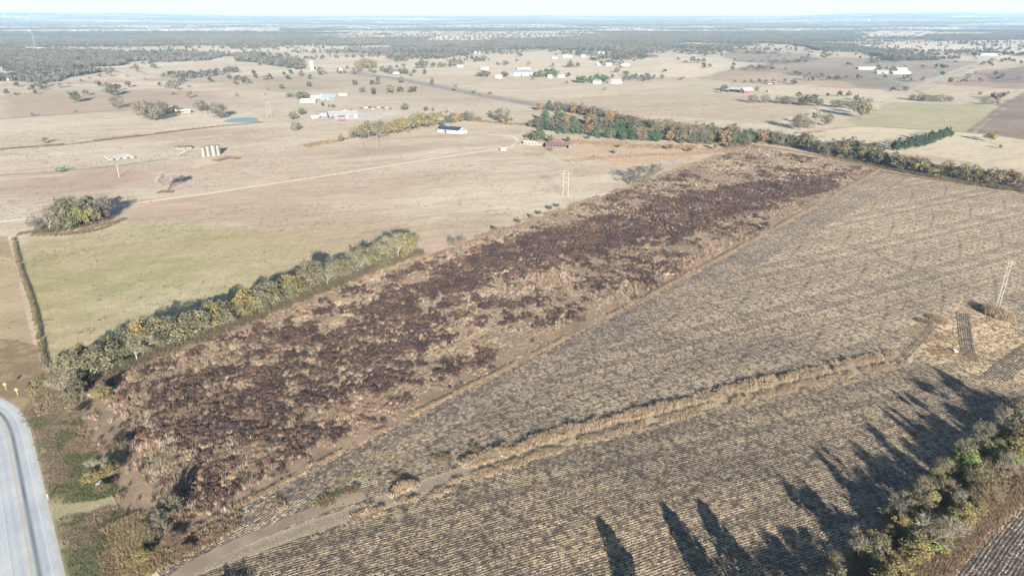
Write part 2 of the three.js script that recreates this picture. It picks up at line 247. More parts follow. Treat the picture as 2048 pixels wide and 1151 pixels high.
// ------------------------------------------------------------------ tiles of fine detail, in metres
const ROW = 0.76, ROWS = 52, TILE = ROWS * ROW;
const rowTile = (seed, cover) => { // ploughed rows with straw left on them, drawn as long uneven drill lines
  const n = 1536, hgt = new Float32Array(n * n), r = rng(seed), straw = new Float32Array(n * n), clod = new Float32Array(n * n), px = n / TILE;
  const rowV = Array.from({ length: ROWS }, (_, i) => 0.55 * r() + 0.45 * tvn(i / ROWS, 0.3, 13, seed)), track = Array.from({ length: ROWS }, (_, i) => (i % 12 === 3 || i % 12 === 6 ? 1 : 0));
  const stamp = (a, x, y, rx, ry, v, tilt) => { const R = Math.ceil(Math.max(rx, ry)); for (let j = -R; j <= R; j++) for (let i = -R; i <= R; i++) { const u = (i + j * tilt) / rx, w = (j - i * tilt) / ry, q = u * u + w * w; if (q < 1) { const k = (((y + j) % n + n) % n) * n + (((x + i) % n + n) % n); a[k] = Math.max(a[k], v * (1 - q * q)); } } };
  for (let k = 0; k < 30000 * cover; k++) { const row = Math.floor(r() * ROWS); if (r() > 0.25 + rowV[row]) continue; const y = Math.floor((row + 0.5 + (r() + r() - 1) * 0.52) * ROW * px), x = Math.floor(r() * n); stamp(straw, x, y, (0.14 + 0.55 * r() * r()) * px, (0.06 + 0.09 * r()) * px, 0.5 + 0.5 * r(), (r() - 0.5) * 0.35); }
  for (let k = 0; k < 26000; k++) stamp(clod, Math.floor(r() * n), Math.floor(r() * n), (0.05 + 0.14 * r()) * px, (0.04 + 0.09 * r()) * px, 0.5 + 0.5 * r(), (r() - 0.5) * 0.5);
  const col = tex(n, n, (x, y) => {
    const k = y * n + x, X = x / n, Y = y / n, wob = 0.16 * (tvn(X, Y, 12, seed) - 0.5), yy = Y * ROWS + wob, i = ((Math.floor(yy) % ROWS) + ROWS) % ROWS, ridge = 0.5 - 0.5 * Math.cos(2 * Math.PI * yy), f = tvn(X, Y, 512, seed + 3), g2 = tvn(X, Y, 150, seed + 9), lenN = tvn(X, 0.37 + i * 0.618, 34, seed + i * 17), big = tvn(X, Y, 11, seed + 7), mid = tvn(X, Y, 44, seed + 13);
    const band = sstep(0.25, 0.9, ridge) * (0.45 + 0.5 * rowV[i]) * sstep(0.25, 0.75, lenN), s = clamp(0.26 * band * (0.3 + 1.1 * f) * (0.3 + 1.2 * g2) + straw[k] * sstep(0.1, 0.75, 0.22 * big + 0.78 * mid) * 1.05) * (track[i] ? 0.7 : 1);
    hgt[k] = 0.22 * ridge * (0.4 + 1.2 * lenN) + 0.26 * clod[k] + 0.14 * s + 0.12 * f + 0.18 * g2;
    let c = mix3([0.046, 0.040, 0.037], mix3([0.105, 0.088, 0.073], [0.15, 0.122, 0.094], rowV[i]), clamp(0.34 * ridge + 0.55 * clod[k] - 0.02 + 0.6 * (g2 - 0.5) + 0.5 * (mid - 0.5)));
    c = mix3(c, [0.58, 0.475, 0.335], s * 0.9); const g = 0.72 + 0.36 * f + 0.2 * g2; return [c[0] * g * 2, c[1] * g * 2, c[2] * g * 2];
  });
  return [col, tex(n, n, (x, y) => hgt[y * n + x], false)];
};
const uvTile = (size) => (x, z) => [x / size, z / size];
const turned = (deg, size, bend = 0) => { const a = deg * Math.PI / 180, c = Math.cos(a), s = Math.sin(a); return (x, z) => { const u = x * c - z * s, v = x * s + z * c + bend * Math.pow((u - 140) / 100, 2) + (size === TILE ? 1.1 * (fbm(x / 60 + 5, z / 60, 3) - 0.5) + 0.7 * (vn(x / 13, z / 13 + 8) - 0.5) : 0); return [u / size, v / size]; }; }; // rows run along the direction at deg above +x, away from the camera
const [rowA, rowAh] = rowTile(11, 1), [rowB, rowBh] = rowTile(23, 0.5);
const M_ROWS = VC({ map: rowA, bumpMap: rowAh, bumpScale: 0.22 }), M_ROWS_DARK = VC({ map: rowB, bumpMap: rowBh, bumpScale: 0.24 });
const grassT = (() => { const n = 1024, h = new Float32Array(n * n); const c = tex(n, n, (x, y) => { const X = x / n, Y = y / n, f = tfbm(X, Y, 64, 4, 5), g = tfbm(X, Y, 9, 4, 19), b = tvn(X, Y, 512, 9); h[y * n + x] = 0.6 * f + 0.4 * b; const v = 0.22 + 0.76 * f + 0.22 * (g - 0.5) + 0.20 * (b - 0.5); return [v * 0.98, v, v * 0.92].map((q) => clamp(q * 0.92)); }); return [c, tex(n, n, (x, y) => h[y * n + x], false)]; })();
const M_GRASS = VC({ map: grassT[0], bumpMap: grassT[1], bumpScale: 0.10 });
const TWICE = (c, k = 1.75) => [c[0] * k, c[1] * k, c[2] * k];                    // the tiles average about 0.57

// ------------------------------------------------------------------ near fields
const P_A = gp(113, 785), P_B = gp(287, 1110), P_C = gp(1762, 338), P_D = gp(1500, 290);           // corners of the weedy field
const LEFT = gpl('113,785 330,712 600,602 860,508 1120,420 1320,352 1500,290'), RIGHT = gpl('287,1112 560,968 800,842 1040,722 1280,600 1520,472 1762,338');
// 0: outside, 1: fully dark weeds
const DARK = [['860,545 980,500 1120,455 1250,425 1400,385 1560,350 1700,345 1650,380 1540,415 1460,440 1400,455 1300,470 1200,515 1100,540 1000,565 900,585', 1], ['540,672 680,622 840,570 960,560 1010,595 900,640 800,664 700,704 600,744 470,768 420,748', 0.85], ['290,770 420,730 560,690 700,700 780,690 830,720 870,765 740,792 640,808 560,834 500,880 400,866 320,840', 0.9], ['700,655 900,620 1060,575 1120,605 1000,675 900,700 760,710', 0.62], ['640,850 760,782 900,722 1010,688 910,764 800,815 690,868 590,900', 0.55], ['1100,545 1300,480 1420,455 1360,500 1240,560 1120,610', 0.5], ['225,800 270,800 300,880 275,910 250,860', 0.6], ['1420,375 1560,330 1600,340 1500,372', 0.55]].map(([s, k]) => [poly(gpl(s)), k]);
const TANS = [['190,770 300,740 460,700 420,735 300,765 290,830 350,880 450,900 420,960 330,1020 270,960 240,860', 1], ['1380,352 1500,296 1720,340 1650,350 1560,336 1440,372', 0.8], ['1000,585 1130,560 1180,590 1040,660 960,680', 0.5]].map(([s, k]) => [poly(gpl(s)), k]);
function weedMix(x, z, t) { // t: 0 at the hedge side, 1 at the ploughed side
  let dk = 0.16; for (const [p, k] of DARK) { const s = p.sd(x, z, 12); if (s < 12) dk = Math.max(dk, k * sstep(12, -8, s)); }
  for (const [p, k] of TANS) if (p.sd(x, z) < 0) dk *= 1 - 0.8 * k;
  const n = fbm(x / 9, z / 9, 3), m = fbm(x / 34 + 7, z / 34, 3); dk = clamp(dk * 0.98 + (n - 0.5) * 1.9 + (m - 0.5) * 1.2);
  return dk;
}
const edgeBare = (x, z, s, t) => { const d1 = t * 110, d2 = (1 - t) * lerp(95, 125, s), near = s * 580 + 4, far = (1 - s) * 580, w = 3 * (vn(x / 7, z / 7) - 0.5); return Math.max(sstep(5.5, 3, d1 + w), sstep(lerp(9, 5, s), lerp(3, 2, s), d2 + 2 * w), sstep(17, 12, near + 2 * w) * sstep(0.05, 0.15, t), sstep(7, 4, far + w)); };
const weedGround = (x, z, s, t) => {
  const dk = weedMix(x, z, t), b = edgeBare(x, z, s, t); let c = mix3([0.215, 0.162, 0.122], [0.058, 0.037, 0.034], dk);
  c = mix3(c, [0.22, 0.18, 0.145], sstep(0.5, 0.7, fbm(x / 14 + 31, z / 14, 3)) * (1 - dk) * 0.8); c = mix3(c, mix3(A(190, 160, 134), A(140, 118, 100), fbm(x / 6, z / 6, 3)), b); return TWICE(c);
};
struct('field', loft(LEFT, RIGHT, 420, 90, weedGround, turned(50, 11)), M_GRASS, 'long fenced strip of dark burnt-looking weeds', 0.012);

// ploughed fields on both sides of the grass strip
const STRIP = gpl('300,1170 420,1118 560,1062 720,1006 900,940 1100,878 1300,822 1500,775 1680,734 1810,706');
const BARE_SPOT = poly(gpl('1790,700 1860,640 1920,615 1990,640 2060,650 2080,760 2000,778 1900,740')), BARE2 = poly(gpl('1850,690 1960,660 2060,690 2060,780 1960,765'));
const upperColor = (x, z, s, t) => {
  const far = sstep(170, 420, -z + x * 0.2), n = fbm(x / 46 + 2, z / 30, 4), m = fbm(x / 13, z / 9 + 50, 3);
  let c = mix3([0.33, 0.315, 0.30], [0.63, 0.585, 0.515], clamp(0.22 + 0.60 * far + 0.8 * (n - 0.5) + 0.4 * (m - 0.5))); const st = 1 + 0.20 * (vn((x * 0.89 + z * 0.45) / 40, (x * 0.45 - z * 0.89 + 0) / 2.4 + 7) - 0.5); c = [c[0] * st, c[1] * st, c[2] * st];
  const dkp = sstep(0, -25, DARKSOIL.sd(x, z, 1)); c = mix3(c, [0.27, 0.265, 0.275], 0.6 * dkp);
  const b = BARE_SPOT.sd(x + 8 * (m - 0.5), z + 8 * (n - 0.5), 8); if (b < 8) c = mix3(c, [0.95, 0.82, 0.63], 0.62 * sstep(8, -10, b));
  return c;
};
const DARKSOIL = poly(gpl('1150,760 1300,690 1500,650 1700,660 1760,700 1600,740 1400,780 1200,830'));
const HEAD_W = 15;   // the strip worked lengthways along the weedy field
const RIGHTR = resample(RIGHT, 40), HEAD = offset(RIGHTR, -HEAD_W * 0 + 0); 
const inward = (() => { const a = offset(RIGHTR, 10), b = offset(RIGHTR, -10); return a[20][0] > b[20][0] ? 1 : -1; })();
const HEADOUT = offset(RIGHTR, inward * 15).map((p, i) => { const k = i / 40; const q = RIGHTR[i]; return [lerp(q[0], p[0], 0.8 + 0.9 * k), lerp(q[1], p[1], 0.8 + 0.9 * k)]; });
HEADOUT.curved = false; RIGHTR.curved = false;
struct('field', loft(RIGHTR, HEADOUT, 300, 12, (x, z, s, t) => { const n = fbm(x / 22, z / 22, 3), c = mix3([0.36, 0.35, 0.35], [0.72, 0.66, 0.58], clamp(0.12 + 0.55 * s + 1.2 * (n - 0.5))); return mix3(c, [0.98, 0.8, 0.6], 0.75 * sstep(0.14, 0.03, t + 0.1 * (n - 0.5))); }, turned(48.2, TILE)), M_ROWS_DARK, 'ploughed margin running beside the weedy field', 0.016);
const FARLINE = [gp(1780, 340), gp(1900, 355), gp(2048, 377), gp(2400, 430)];
const UP_OUT = [...STRIP, ...gpl('1834,704 1900,694 2010,672 2150,644 2500,560')];
const HEADX = [...resample(HEADOUT, 24, false), ...[gp(2048, 377), gp(2400, 430)].map((p) => [p[0], p[1]])]; HEADX.curved = false;
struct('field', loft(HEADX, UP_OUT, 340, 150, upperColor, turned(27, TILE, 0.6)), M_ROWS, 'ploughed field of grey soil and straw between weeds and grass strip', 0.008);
const STRIP_LOW = offset(resample(STRIP, 60), 0), LOW_OUT = gpl('980,1500 1250,1340 1500,1225 1640,1140 1760,1042 1880,942 1990,850 2070,796 2220,690');
const LOW_IN = [...gpl('180,1300'), ...gpl('330,1176 470,1122 620,1068 760,1022 920,962 1110,898 1320,842 1520,792 1700,750 1820,728'), ...gpl('1832,706 1900,694 2010,672 2150,644')];
const lowColor = (x, z, s, t) => {
  const n = fbm(x / 40 + 9, z / 26 + 4, 4), m = fbm(x / 11, z / 8 + 50, 3); let c = mix3([0.26, 0.248, 0.24], [0.50, 0.455, 0.38], clamp(0.38 + 1.0 * (n - 0.5) + 0.5 * (m - 0.5)));
  c = mix3(c, [0.24, 0.235, 0.24], 0.5 * sstep(0.12, 0.03, t) * sstep(0.35, 0.6, s)); const b = Math.min(BARE2.sd(x + 8 * (m - 0.5), z, 8), BARE_SPOT.sd(x, z, 8)); if (b < 8) c = mix3(c, [0.88, 0.77, 0.59], 0.6 * sstep(8, -8, b)); return c;
};
struct('field', loft(LOW_IN, LOW_OUT, 300, 130, lowColor, turned(21, TILE, -1.2)), M_ROWS, 'ploughed field between grass strip and brushy hedgerow', 0.004);
const HR_OUT = gpl('1500,1500 1660,1340 1880,1151 2048,975 2200,830');
struct('field', loft(HR_OUT, gpl('2500,1500 2500,1340 2500,1151 2500,975 2500,830'), 120, 60, (x, z) => { const n = fbm(x / 20, z / 20, 3); return mix3([0.26, 0.26, 0.27], [0.5, 0.47, 0.43], clamp(0.2 + 1.4 * (n - 0.4))); }, turned(40, TILE)), M_ROWS_DARK, 'dark ploughed corner beyond the brushy hedgerow', 0.020);
struct('grass_bank', loft(LOW_OUT, HR_OUT, 120, 16, (x, z) => TWICE(mix3([0.12, 0.085, 0.058], [0.24, 0.175, 0.115], fbm(x / 7, z / 7, 3))), uvTile(12)), M_GRASS, 'brown grassy ground under the brushy hedgerow', 0.024);
// grass strip with its track
struct('grass_strip', loft(STRIP, LOW_IN.slice(1, 11), 240, 8, (x, z, s, t) => { const n = fbm(x / 6, z / 6, 3), start = sstep(0.42, 0.25, s); let c = mix3([0.25, 0.185, 0.125], [0.34, 0.26, 0.175], n); c = mix3(c, [0.20, 0.155, 0.11], sstep(0.86, 0.97, s) * 0.8); c = mix3(c, [0.22, 0.18, 0.145], start * sstep(0.1, 0.3, t) * sstep(0.95, 0.7, t)); return TWICE(mix3(c, [0.2, 0.155, 0.115], 0.5 * sstep(0.12, 0.04, Math.abs(t - 0.5)))); }, uvTile(12)), M_GRASS, 'tan strip of dry grass with a faint track across the ploughed land', 0.030);

// green pasture, stubble strip beside it, verge
const PAST_W = gpl('26,476 40,540 62,600 76,660 92,735 112,765'), PAST_E = gpl('870,420 850,488 700,538 480,612 250,706 150,762');
struct('pasture', loft(gpl('26,478 50,462 120,462 210,440 330,432 520,452 700,440 860,430'), gpl('100,760 160,735 250,700 360,655 480,607 600,560 720,522 860,470'), 200, 130, (x, z, s, t) => {
  const [u, v] = lane(x, z), n = fbm(u / 60, v / 24, 4), m = fbm(u / 16, v / 6, 3), g = clamp(sstep(0.02, 0.30, t + 0.35 * (n - 0.5)) * sstep(0.92, 0.5, s + 0.35 * (n - 0.5)) * (0.72 + 0.9 * (n - 0.5)));
  let c = mix3(groundColor(x, z), mix3(A(166, 162, 108), A(192, 176, 130), sstep(0.35, 0.68, m)), g * 0.95); const q = 0.9 + 0.2 * fbm(u / 4, v / 3, 2); return TWICE([c[0] * q, c[1] * q, c[2] * q]); }, uvTile(16)), M_GRASS, 'greenish pasture between the wooded clump and the hedgerow', 0.006);
struct('stubble_field', loft(gpl('-420,470 -420,560 -420,660 -420,780'), gpl('14,472 40,580 66,690 92,772'), 110, 60, (x, z) => { const n = fbm(x / 14, z / 14, 3); return TWICE(mix3(A(210, 186, 154), A(180, 154, 122), clamp(0.5 + 1.6 * (n - 0.5)))); }, turned(105, 14)), M_GRASS, 'tan mown strip beside the pasture fence', 0.010);
const ROADR = [[-86, -100], [-98.6, -116.3], [-121.5, -145.3], [-136.3, -164], [-146.5, -176.5], [-153.5, -183.6], [-160.5, -188.8], [-170, -193.6], [-184, -197.5], [-215, -203]].map((p) => p);
ROADR.unshift([-30, -34], [-62, -71]);
const vergeColor = (x, z, s, t) => { const n = fbm(x / 9, z / 12, 4), m = fbm(x / 3.4, z / 3.4, 3); let c = mix3(A(156, 130, 100), A(118, 118, 72), clamp(sstep(0.35, 0.62, n + 0.22 * Math.sin(t * 3) - 0.1))); c = mix3(c, A(158, 128, 100), 0.85 * sstep(0.62, 0.74, s)); c = mix3(c, A(188, 166, 130), 0.7 * sstep(0.5, 0.72, m)); const dr = DRIVE.dist(x, z, 9); if (dr < 9) c = mix3(c, A(200, 186, 150), 0.75 * sstep(6, 2, dr)); return TWICE(mix3(c, A(190, 182, 170), 0.6 * sstep(0.06, 0.0, t)), 1.7); };
const DRIVE = pline(gpl('92,1022 160,1016 235,1004 300,985'));
struct('verge', loft(ROADR, [[-20, -50], [-52, -86], [-73, -108], [-84.5, -122.4], [-98, -137], [-112, -153], [-124, -167], [-136, -181], [-149, -195], [-160, -210], [-176, -228], [-215, -240]], 190, 44, vergeColor, uvTile(10)), M_GRASS, 'rough green and brown roadside grass below the highway', 0.014);

// strips worked across the bare corner by the tower
for (const [a, w, label] of [['1926,626 1930,660 1934,690 1942,722', 4.6, 'dark strip of fresh furrows crossing the bare corner'], ['1985,760 2030,722 2090,680', 7, 'furrowed strip between bare corner and hedgerow'], ['1780,742 1830,690 1866,650', 3.2, 'curved furrows leading to the small grassy mound']]) { const P = gpl(a), L = along(P).at(-1); struct('field', ribbon(P, w, 40, (x, z) => { const n = fbm(x / 5, z / 5, 3); return mix3([0.26, 0.25, 0.24], [0.62, 0.55, 0.45], clamp(n * 1.3 - 0.2)); }, 0, 6, (x, z, s, t) => [s * L / TILE, t * w / TILE]), M_ROWS_DARK, label, 0.022 + 0.004 * w); }

// ------------------------------------------------------------------ highway, far roads, farm tracks, pond
{
  const edge = resample(ROADR, 160), wear = (x, z, s, t) => {
    const a = t * 11.6, n = fbm(x / 6, z / 6, 3), f = fbm(x * 1.3, z * 1.3, 2), band = Math.exp(-Math.pow((a - 4.5) / 0.55, 2)), b2 = Math.exp(-Math.pow((a - 3.0) / 0.5, 2)) * 0.35, b3 = Math.exp(-Math.pow((a - 7.4) / 0.5, 2)) * 0.3 + Math.exp(-Math.pow((a - 9.0) / 0.45, 2)) * 0.3;
    let c = mix3(A(190, 200, 206), A(226, 231, 232), n); c = mix3(c, A(206, 200, 188), sstep(1.5, 0.2, a + 1.6 * (f - 0.5)) * 0.8); c = mix3(c, A(96, 104, 112), clamp(0.82 * band * (0.75 + 0.5 * n) + 0.5 * (b2 + b3))); const g = 0.93 + 0.14 * f; return [c[0] * g, c[1] * g, c[2] * g];
  };
  const asphalt = (() => { const n = 512; return tex(n, n, (x, y) => { const v = 0.86 + 0.14 * tvn(x / n, y / n, 256, 3); return [v, v, v]; }); })();
  struct('road', loft(Object.assign(edge, { curved: false }), Object.assign(offset(edge, -11.6), { curved: false }), 160, 46, wear, uvTile(6)), VC({ map: asphalt, roughness: 0.85 }), 'pale grey two-lane highway curving beside the fields', 0.04);
  const line = (d, w, c, name, label) => struct(name, loft(Object.assign(offset(edge, -d), { curved: false }), Object.assign(offset(edge, -d - w), { curved: false }), 160, 1, () => c), VC({ roughness: 0.7 }), label, 0.052);
  line(2.15, 0.12, [0.5, 0.52, 0.52], 'edge_line', 'white edge line on the verge side of the highway'); line(9.3, 0.12, [0.5, 0.52, 0.52], 'edge_line', 'white edge line on the far lane of the highway');
  line(5.62, 0.13, [0.42, 0.34, 0.19], 'centre_line', 'double yellow centre line of the highway'); line(5.9, 0.13, [0.42, 0.34, 0.19], 'centre_line', 'double yellow centre line of the highway');
  for (let k = 6; k < 60; k += 9) { /* transverse cracks sealed with tar */ const i = k * 2, p = edge[i], q = offset(edge, -11.4)[i]; if (!q) continue; struct('tar_seam', loft([p, q].map((w, j) => [lerp(p[0], q[0], j ? 1 : 0.02), lerp(p[1], q[1], j ? 1 : 0.02)]), [p, q].map((w, j) => [lerp(p[0], q[0], j ? 1 : 0.02) - 0.06, lerp(p[1], q[1], j ? 1 : 0.02) - 0.05]), 8, 1, () => [0.13, 0.14, 0.15]), VC(), 'dark tar seam across the highway', 0.046); }
}
const gravel = (c, c2) => (x, z) => mix3(c, c2, fbm(x / 5, z / 5, 3));
const way = (name, s, w, n, c, c2, y, label) => struct(name, ribbon(gpl(s), w, n, gravel(c, c2), 0, 2), VC(), label, y);
way('track', '232,412 300,402 420,386 512,371.5 640,353 760,334 880,315 980,300 1018,294 1030,287 1034,279 1020,272 985,268.5 950,266 922,266', 3.4, 160, A(248, 232, 204), A(236, 216, 186), 0.03, 'pale dirt drive crossing the pasture to the white house');
way('track', '1030,287 1050,276 1074,262', 3.6, 24, A(224, 204, 176), A(208, 186, 158), 0.034, 'pale dirt spur running from the drive to the woods');
way('track', '-60,452 0,443 52,437.5 110,428 190,418', 3.2, 40, [0.5, 0.48, 0.44], [0.45, 0.42, 0.37], 0.03, 'white caliche drive leading to the wooded clump');
way('track', '300,1196 360,1148 430,1108 500,1076 570,1046 650,1014 730,990', 3.6, 80, A(186, 164, 138), A(140, 122, 104), 0.042, 'bare dirt track beginning the grass strip');
way('road', '700,141 800,158 960,190 1080,211 1180,220', 9, 60, [0.15, 0.145, 0.14], [0.19, 0.18, 0.17], 0.12, 'straight grey railway-like road crossing the plain');
way('road', '2300,40 2140,72 2048,98 1996,117.5', 10, 30, A(236, 226, 208), A(226, 216, 200), 0.25, 'pale road running out to the far plain');
way('road', '1996,117.5 1955,127 1900,146 1850,168 1815,184', 11, 40, A(196, 190, 180), A(184, 178, 170), 0.2, 'grey county road passing the white farmstead');
{ const c = gp(483, 240), pts = []; for (let i = 0; i < 40; i++) { const a = i / 40 * 2 * Math.PI, r = 1 + 0.10 * Math.sin(2 * a + 1) + 0.06 * Math.sin(3 * a); pts.push(new THREE.Vector2(c[0] + 15.5 * r * Math.cos(a), -(c[1] + 20 * r * Math.sin(a)))); }
  const s = new THREE.Shape(pts), g = new THREE.ShapeGeometry(s); g.rotateX(-Math.PI / 2);
  struct('pond', g, flat([0.12, 0.225, 0.27], { roughness: 0.3 }), 'small turquoise pond beside a bare tree', 0.10);
  const bank = new THREE.Shape(pts.map((p) => new THREE.Vector2(c[0] + (p.x - c[0]) * 1.16, -c[1] + (p.y + c[1]) * 1.14))); const b = new THREE.ShapeGeometry(bank); b.rotateX(-Math.PI / 2);
  struct('pond_bank', b, flat(A(176, 160, 132)), 'trodden bank round the turquoise pond', 0.06); }

// ------------------------------------------------------------------ plants: builders (unit height, scaled when planted)
class Soup {
  constructor() { this.p = []; this.n = []; this.c = []; }
  tri(a, b, c, col, nrm) {
    this.p.push(...a, ...b, ...c);
    if (!nrm) { const ux = b[0] - a[0], uy = b[1] - a[1], uz = b[2] - a[2], vx = c[0] - a[0], vy = c[1] - a[1], vz = c[2] - a[2]; let x = uy * vz - uz * vy, y = uz * vx - ux * vz, z = ux * vy - uy * vx; const l = Math.hypot(x, y, z) || 1; nrm = [x / l, y / l, z / l]; }
    this.n.push(...nrm, ...nrm, ...nrm); this.c.push(...col, ...col, ...col);
  }
  limb(a, b, r0, r1, col, sides = 4) {
    const d = new THREE.Vector3(b[0] - a[0], b[1] - a[1], b[2] - a[2]).normalize(), u = new THREE.Vector3(Math.abs(d.y) > 0.9 ? 1 : 0, Math.abs(d.y) > 0.9 ? 0 : 1, 0).cross(d).normalize(), v = d.clone().cross(u);
    for (let i = 0; i < sides; i++) {
      const q = (k, r, o) => { const w = k / sides * 2 * Math.PI; return [o[0] + r * (u.x * Math.cos(w) + v.x * Math.sin(w)), o[1] + r * (u.y * Math.cos(w) + v.y * Math.sin(w)), o[2] + r * (u.z * Math.cos(w) + v.z * Math.sin(w))]; };
      const A0 = q(i, r0, a), A1 = q(i + 1, r0, a), B0 = q(i, r1, b), B1 = q(i + 1, r1, b); this.tri(A0, A1, B1, col); this.tri(A0, B1, B0, col);
    }
  }
  geo() { const g = new THREE.BufferGeometry(); g.setAttribute('position', new THREE.Float32BufferAttribute(this.p, 3)); g.setAttribute('normal', new THREE.Float32BufferAttribute(this.n, 3)); g.setAttribute('color', new THREE.Float32BufferAttribute(this.c, 3)); return g; }
}
const unitBall = (r) => { for (;;) { const x = 2 * r() - 1, y = 2 * r() - 1, z = 2 * r() - 1; if (x * x + y * y + z * z < 1) return [x, y, z]; } };
const dir3 = (r) => { const v = unitBall(r), l = Math.hypot(...v) || 1; return [v[0] / l, v[1] / l, v[2] / l]; };
const tint = (c, r, a = 0.16, h = 0.05) => { const k = 1 + (r() - 0.5) * 2 * a, q = (r() - 0.5) * 2 * h; return [c[0] * k * (1 + q), c[1] * k, c[2] * k * (1 - q)]; };
function leafFace(s, pos, size, out, col, r) {
  const d = dir3(r), n = [d[0] * 0.9 + out[0] * 0.6, d[1] * 0.9 + out[1] * 0.6 + 0.25, d[2] * 0.9 + out[2] * 0.6], l = Math.hypot(...n) || 1, N = new THREE.Vector3(n[0] / l, n[1] / l, n[2] / l), u = new THREE.Vector3(...dir3(r)).cross(N).normalize(), v = N.clone().cross(u), k = size * (0.6 + 0.8 * r());
  const P = (x, y) => [pos[0] + k * (u.x * x + v.x * y), pos[1] + k * (u.y * x + v.y * y), pos[2] + k * (u.z * x + v.z * y)];
  s.tri(P(-0.7, -0.45), P(0.75, -0.4), P(0.05, 0.8), col, [N.x, N.y, N.z]);
}
// leaf clumps filling an uneven crown
function crownGeo(seed, o) {
  const r = rng(seed), s = new Soup(), cl = [];
  for (let i = 0; i < o.clumps; i++) {
    const d = dir3(r), lobe = 0.55 + 0.85 * vn(d[0] * 1.6 + seed, d[2] * 1.6 + d[1] * 1.3 + 20), q = Math.pow(0.12 + 0.88 * r(), 0.42) * lobe;
    const y = o.cy + d[1] * q * o.ry; cl.push([d[0] * q * o.rx * (o.cone ? clamp((1.02 - y) / 0.75, 0.12, 1) : 1), y, d[2] * q * o.rx * (o.cone ? clamp((1.02 - y) / 0.75, 0.12, 1) : 1), o.cs * (0.65 + 0.7 * r()), tint(o.cols[Math.floor(r() * o.cols.length)], r, 0.26, 0.07)]);
  }
  const per = Math.ceil(o.leaves / o.clumps);
  for (const c of cl) for (let k = 0; k < per; k++) { const b = unitBall(r), p = [c[0] + b[0] * c[3], c[1] + b[1] * c[3] * 0.8, c[2] + b[2] * c[3]]; if (p[1] < 0.02) continue; const w = Math.hypot(p[0], p[1] - o.cy, p[2]) || 1; leafFace(s, p, o.size, [p[0] / w, (p[1] - o.cy) / w, p[2] / w], tint(c[4], r, 0.15), r); }
  return [s, cl];
}
// trunk and limbs that reach towards the clumps
function trunkGeo(seed, o, cl, col) {
  const r = rng(seed + 5), s = new Soup(), top = o.cone ? 0.9 : 0.30 + 0.15 * r(), lean = [(r() - 0.5) * 0.06, (r() - 0.5) * 0.06], T = [lean[0], top, lean[1]], R = o.trunk ?? 0.022;
  s.limb([0, -0.02, 0], T, R, R * 0.62, col, 6);
  if (!o.cone) { const n = Math.min(cl.length, o.limbs ?? 9); for (let i = 0; i < n; i++) { const c = cl[Math.floor(i * cl.length / n)], t = 0.35 + 0.65 * r(), a = [T[0] * t, T[1] * t, T[2] * t], m = [lerp(a[0], c[0], 0.55) + (r() - 0.5) * 0.06, lerp(a[1], c[1], 0.6) + 0.05 * r(), lerp(a[2], c[2], 0.55) + (r() - 0.5) * 0.06]; s.limb(a, m, R * 0.5, R * 0.3, col, 4); s.limb(m, [c[0], c[1], c[2]], R * 0.3, R * 0.1, col, 3); } }
  return s;
}
// leafless: limbs that fork, ending in sprays of fine twigs
function bareTree(seed, o) {
  const r = rng(seed), wood = new Soup(), twig = new Soup(), ends = [];
  const grow = (p, d, len, rad, lvl) => {
    const q = [p[0] + d[0] * len, p[1] + d[1] * len, p[2] + d[2] * len]; wood.limb(p, q, rad, rad * 0.68, tint(o.bark, r, 0.15), lvl < 1 ? 5 : 3);
    if (lvl >= o.levels) { ends.push([q, d]); return; }
    const n = lvl === 0 ? o.forks : 2 + (r() < 0.55 ? 1 : 0);
    for (let i = 0; i < n; i++) { const e = dir3(r), sp = o.spread * (lvl === 0 ? 1.0 : 0.8); let x = d[0] + e[0] * sp, y = d[1] * 0.8 + Math.abs(e[1]) * 0.35 + 0.12, z = d[2] + e[2] * sp; const l = Math.hypot(x, y, z); grow(q, [x / l, y / l, z / l], len * (lvl === 0 ? o.first : 0.76) * (0.75 + 0.5 * r()), rad * 0.62, lvl + 1); }
  };
  for (let k = 0; k < (o.stems ?? 1); k++) { const a = r() * 6.28, w = (o.stems ?? 1) > 1 ? 0.28 + 0.25 * r() : 0.05 * r(); grow([0, -0.02, 0], [Math.cos(a) * w, Math.sqrt(1 - w * w), Math.sin(a) * w], o.bole, o.rad, 0); }
  for (const [q, d] of ends) for (let k = 0; k < o.twigs; k++) {
    const e = dir3(r); let x = d[0] * 0.6 + e[0], y = d[1] * 0.6 + e[1] * 0.8 + 0.25, z = d[2] * 0.6 + e[2]; const l = Math.hypot(x, y, z), L = o.twig * (0.5 + 0.8 * r()), t = [q[0] + x / l * L, q[1] + y / l * L, q[2] + z / l * L], b = r() * 0.5, w = o.width * (0.7 + 0.6 * r()), u = dir3(r), st = [lerp(q[0], t[0], -b * 0.4), lerp(q[1], t[1], -b * 0.4), lerp(q[2], t[2], -b * 0.4)];
    twig.tri([st[0] - u[0] * w, st[1] - u[1] * w, st[2] - u[2] * w], [st[0] + u[0] * w, st[1] + u[1] * w, st[2] + u[2] * w], t, tint(o.cols[Math.floor(r() * o.cols.length)], r, 0.22));
    if (o.leafy && r() < o.leafy) leafFace(twig, [lerp(q[0], t[0], r()), lerp(q[1], t[1], r()), lerp(q[2], t[2], r())], o.leafSize, [0, 0.6, 0], tint(o.leafCols[Math.floor(r() * o.leafCols.length)], r, 0.2), r);
  }
  let top = 0; for (const s of [wood, twig]) for (let i = 1; i < s.p.length; i += 3) top = Math.max(top, s.p[i]);
  const k = 1 / (top * 0.97); for (const s of [wood, twig]) s.p = s.p.map((v) => v * k); return [twig, wood];
}
const LEAF = VC({ side: THREE.DoubleSide, roughness: 0.9 }), BARK = VC({ roughness: 0.95 });
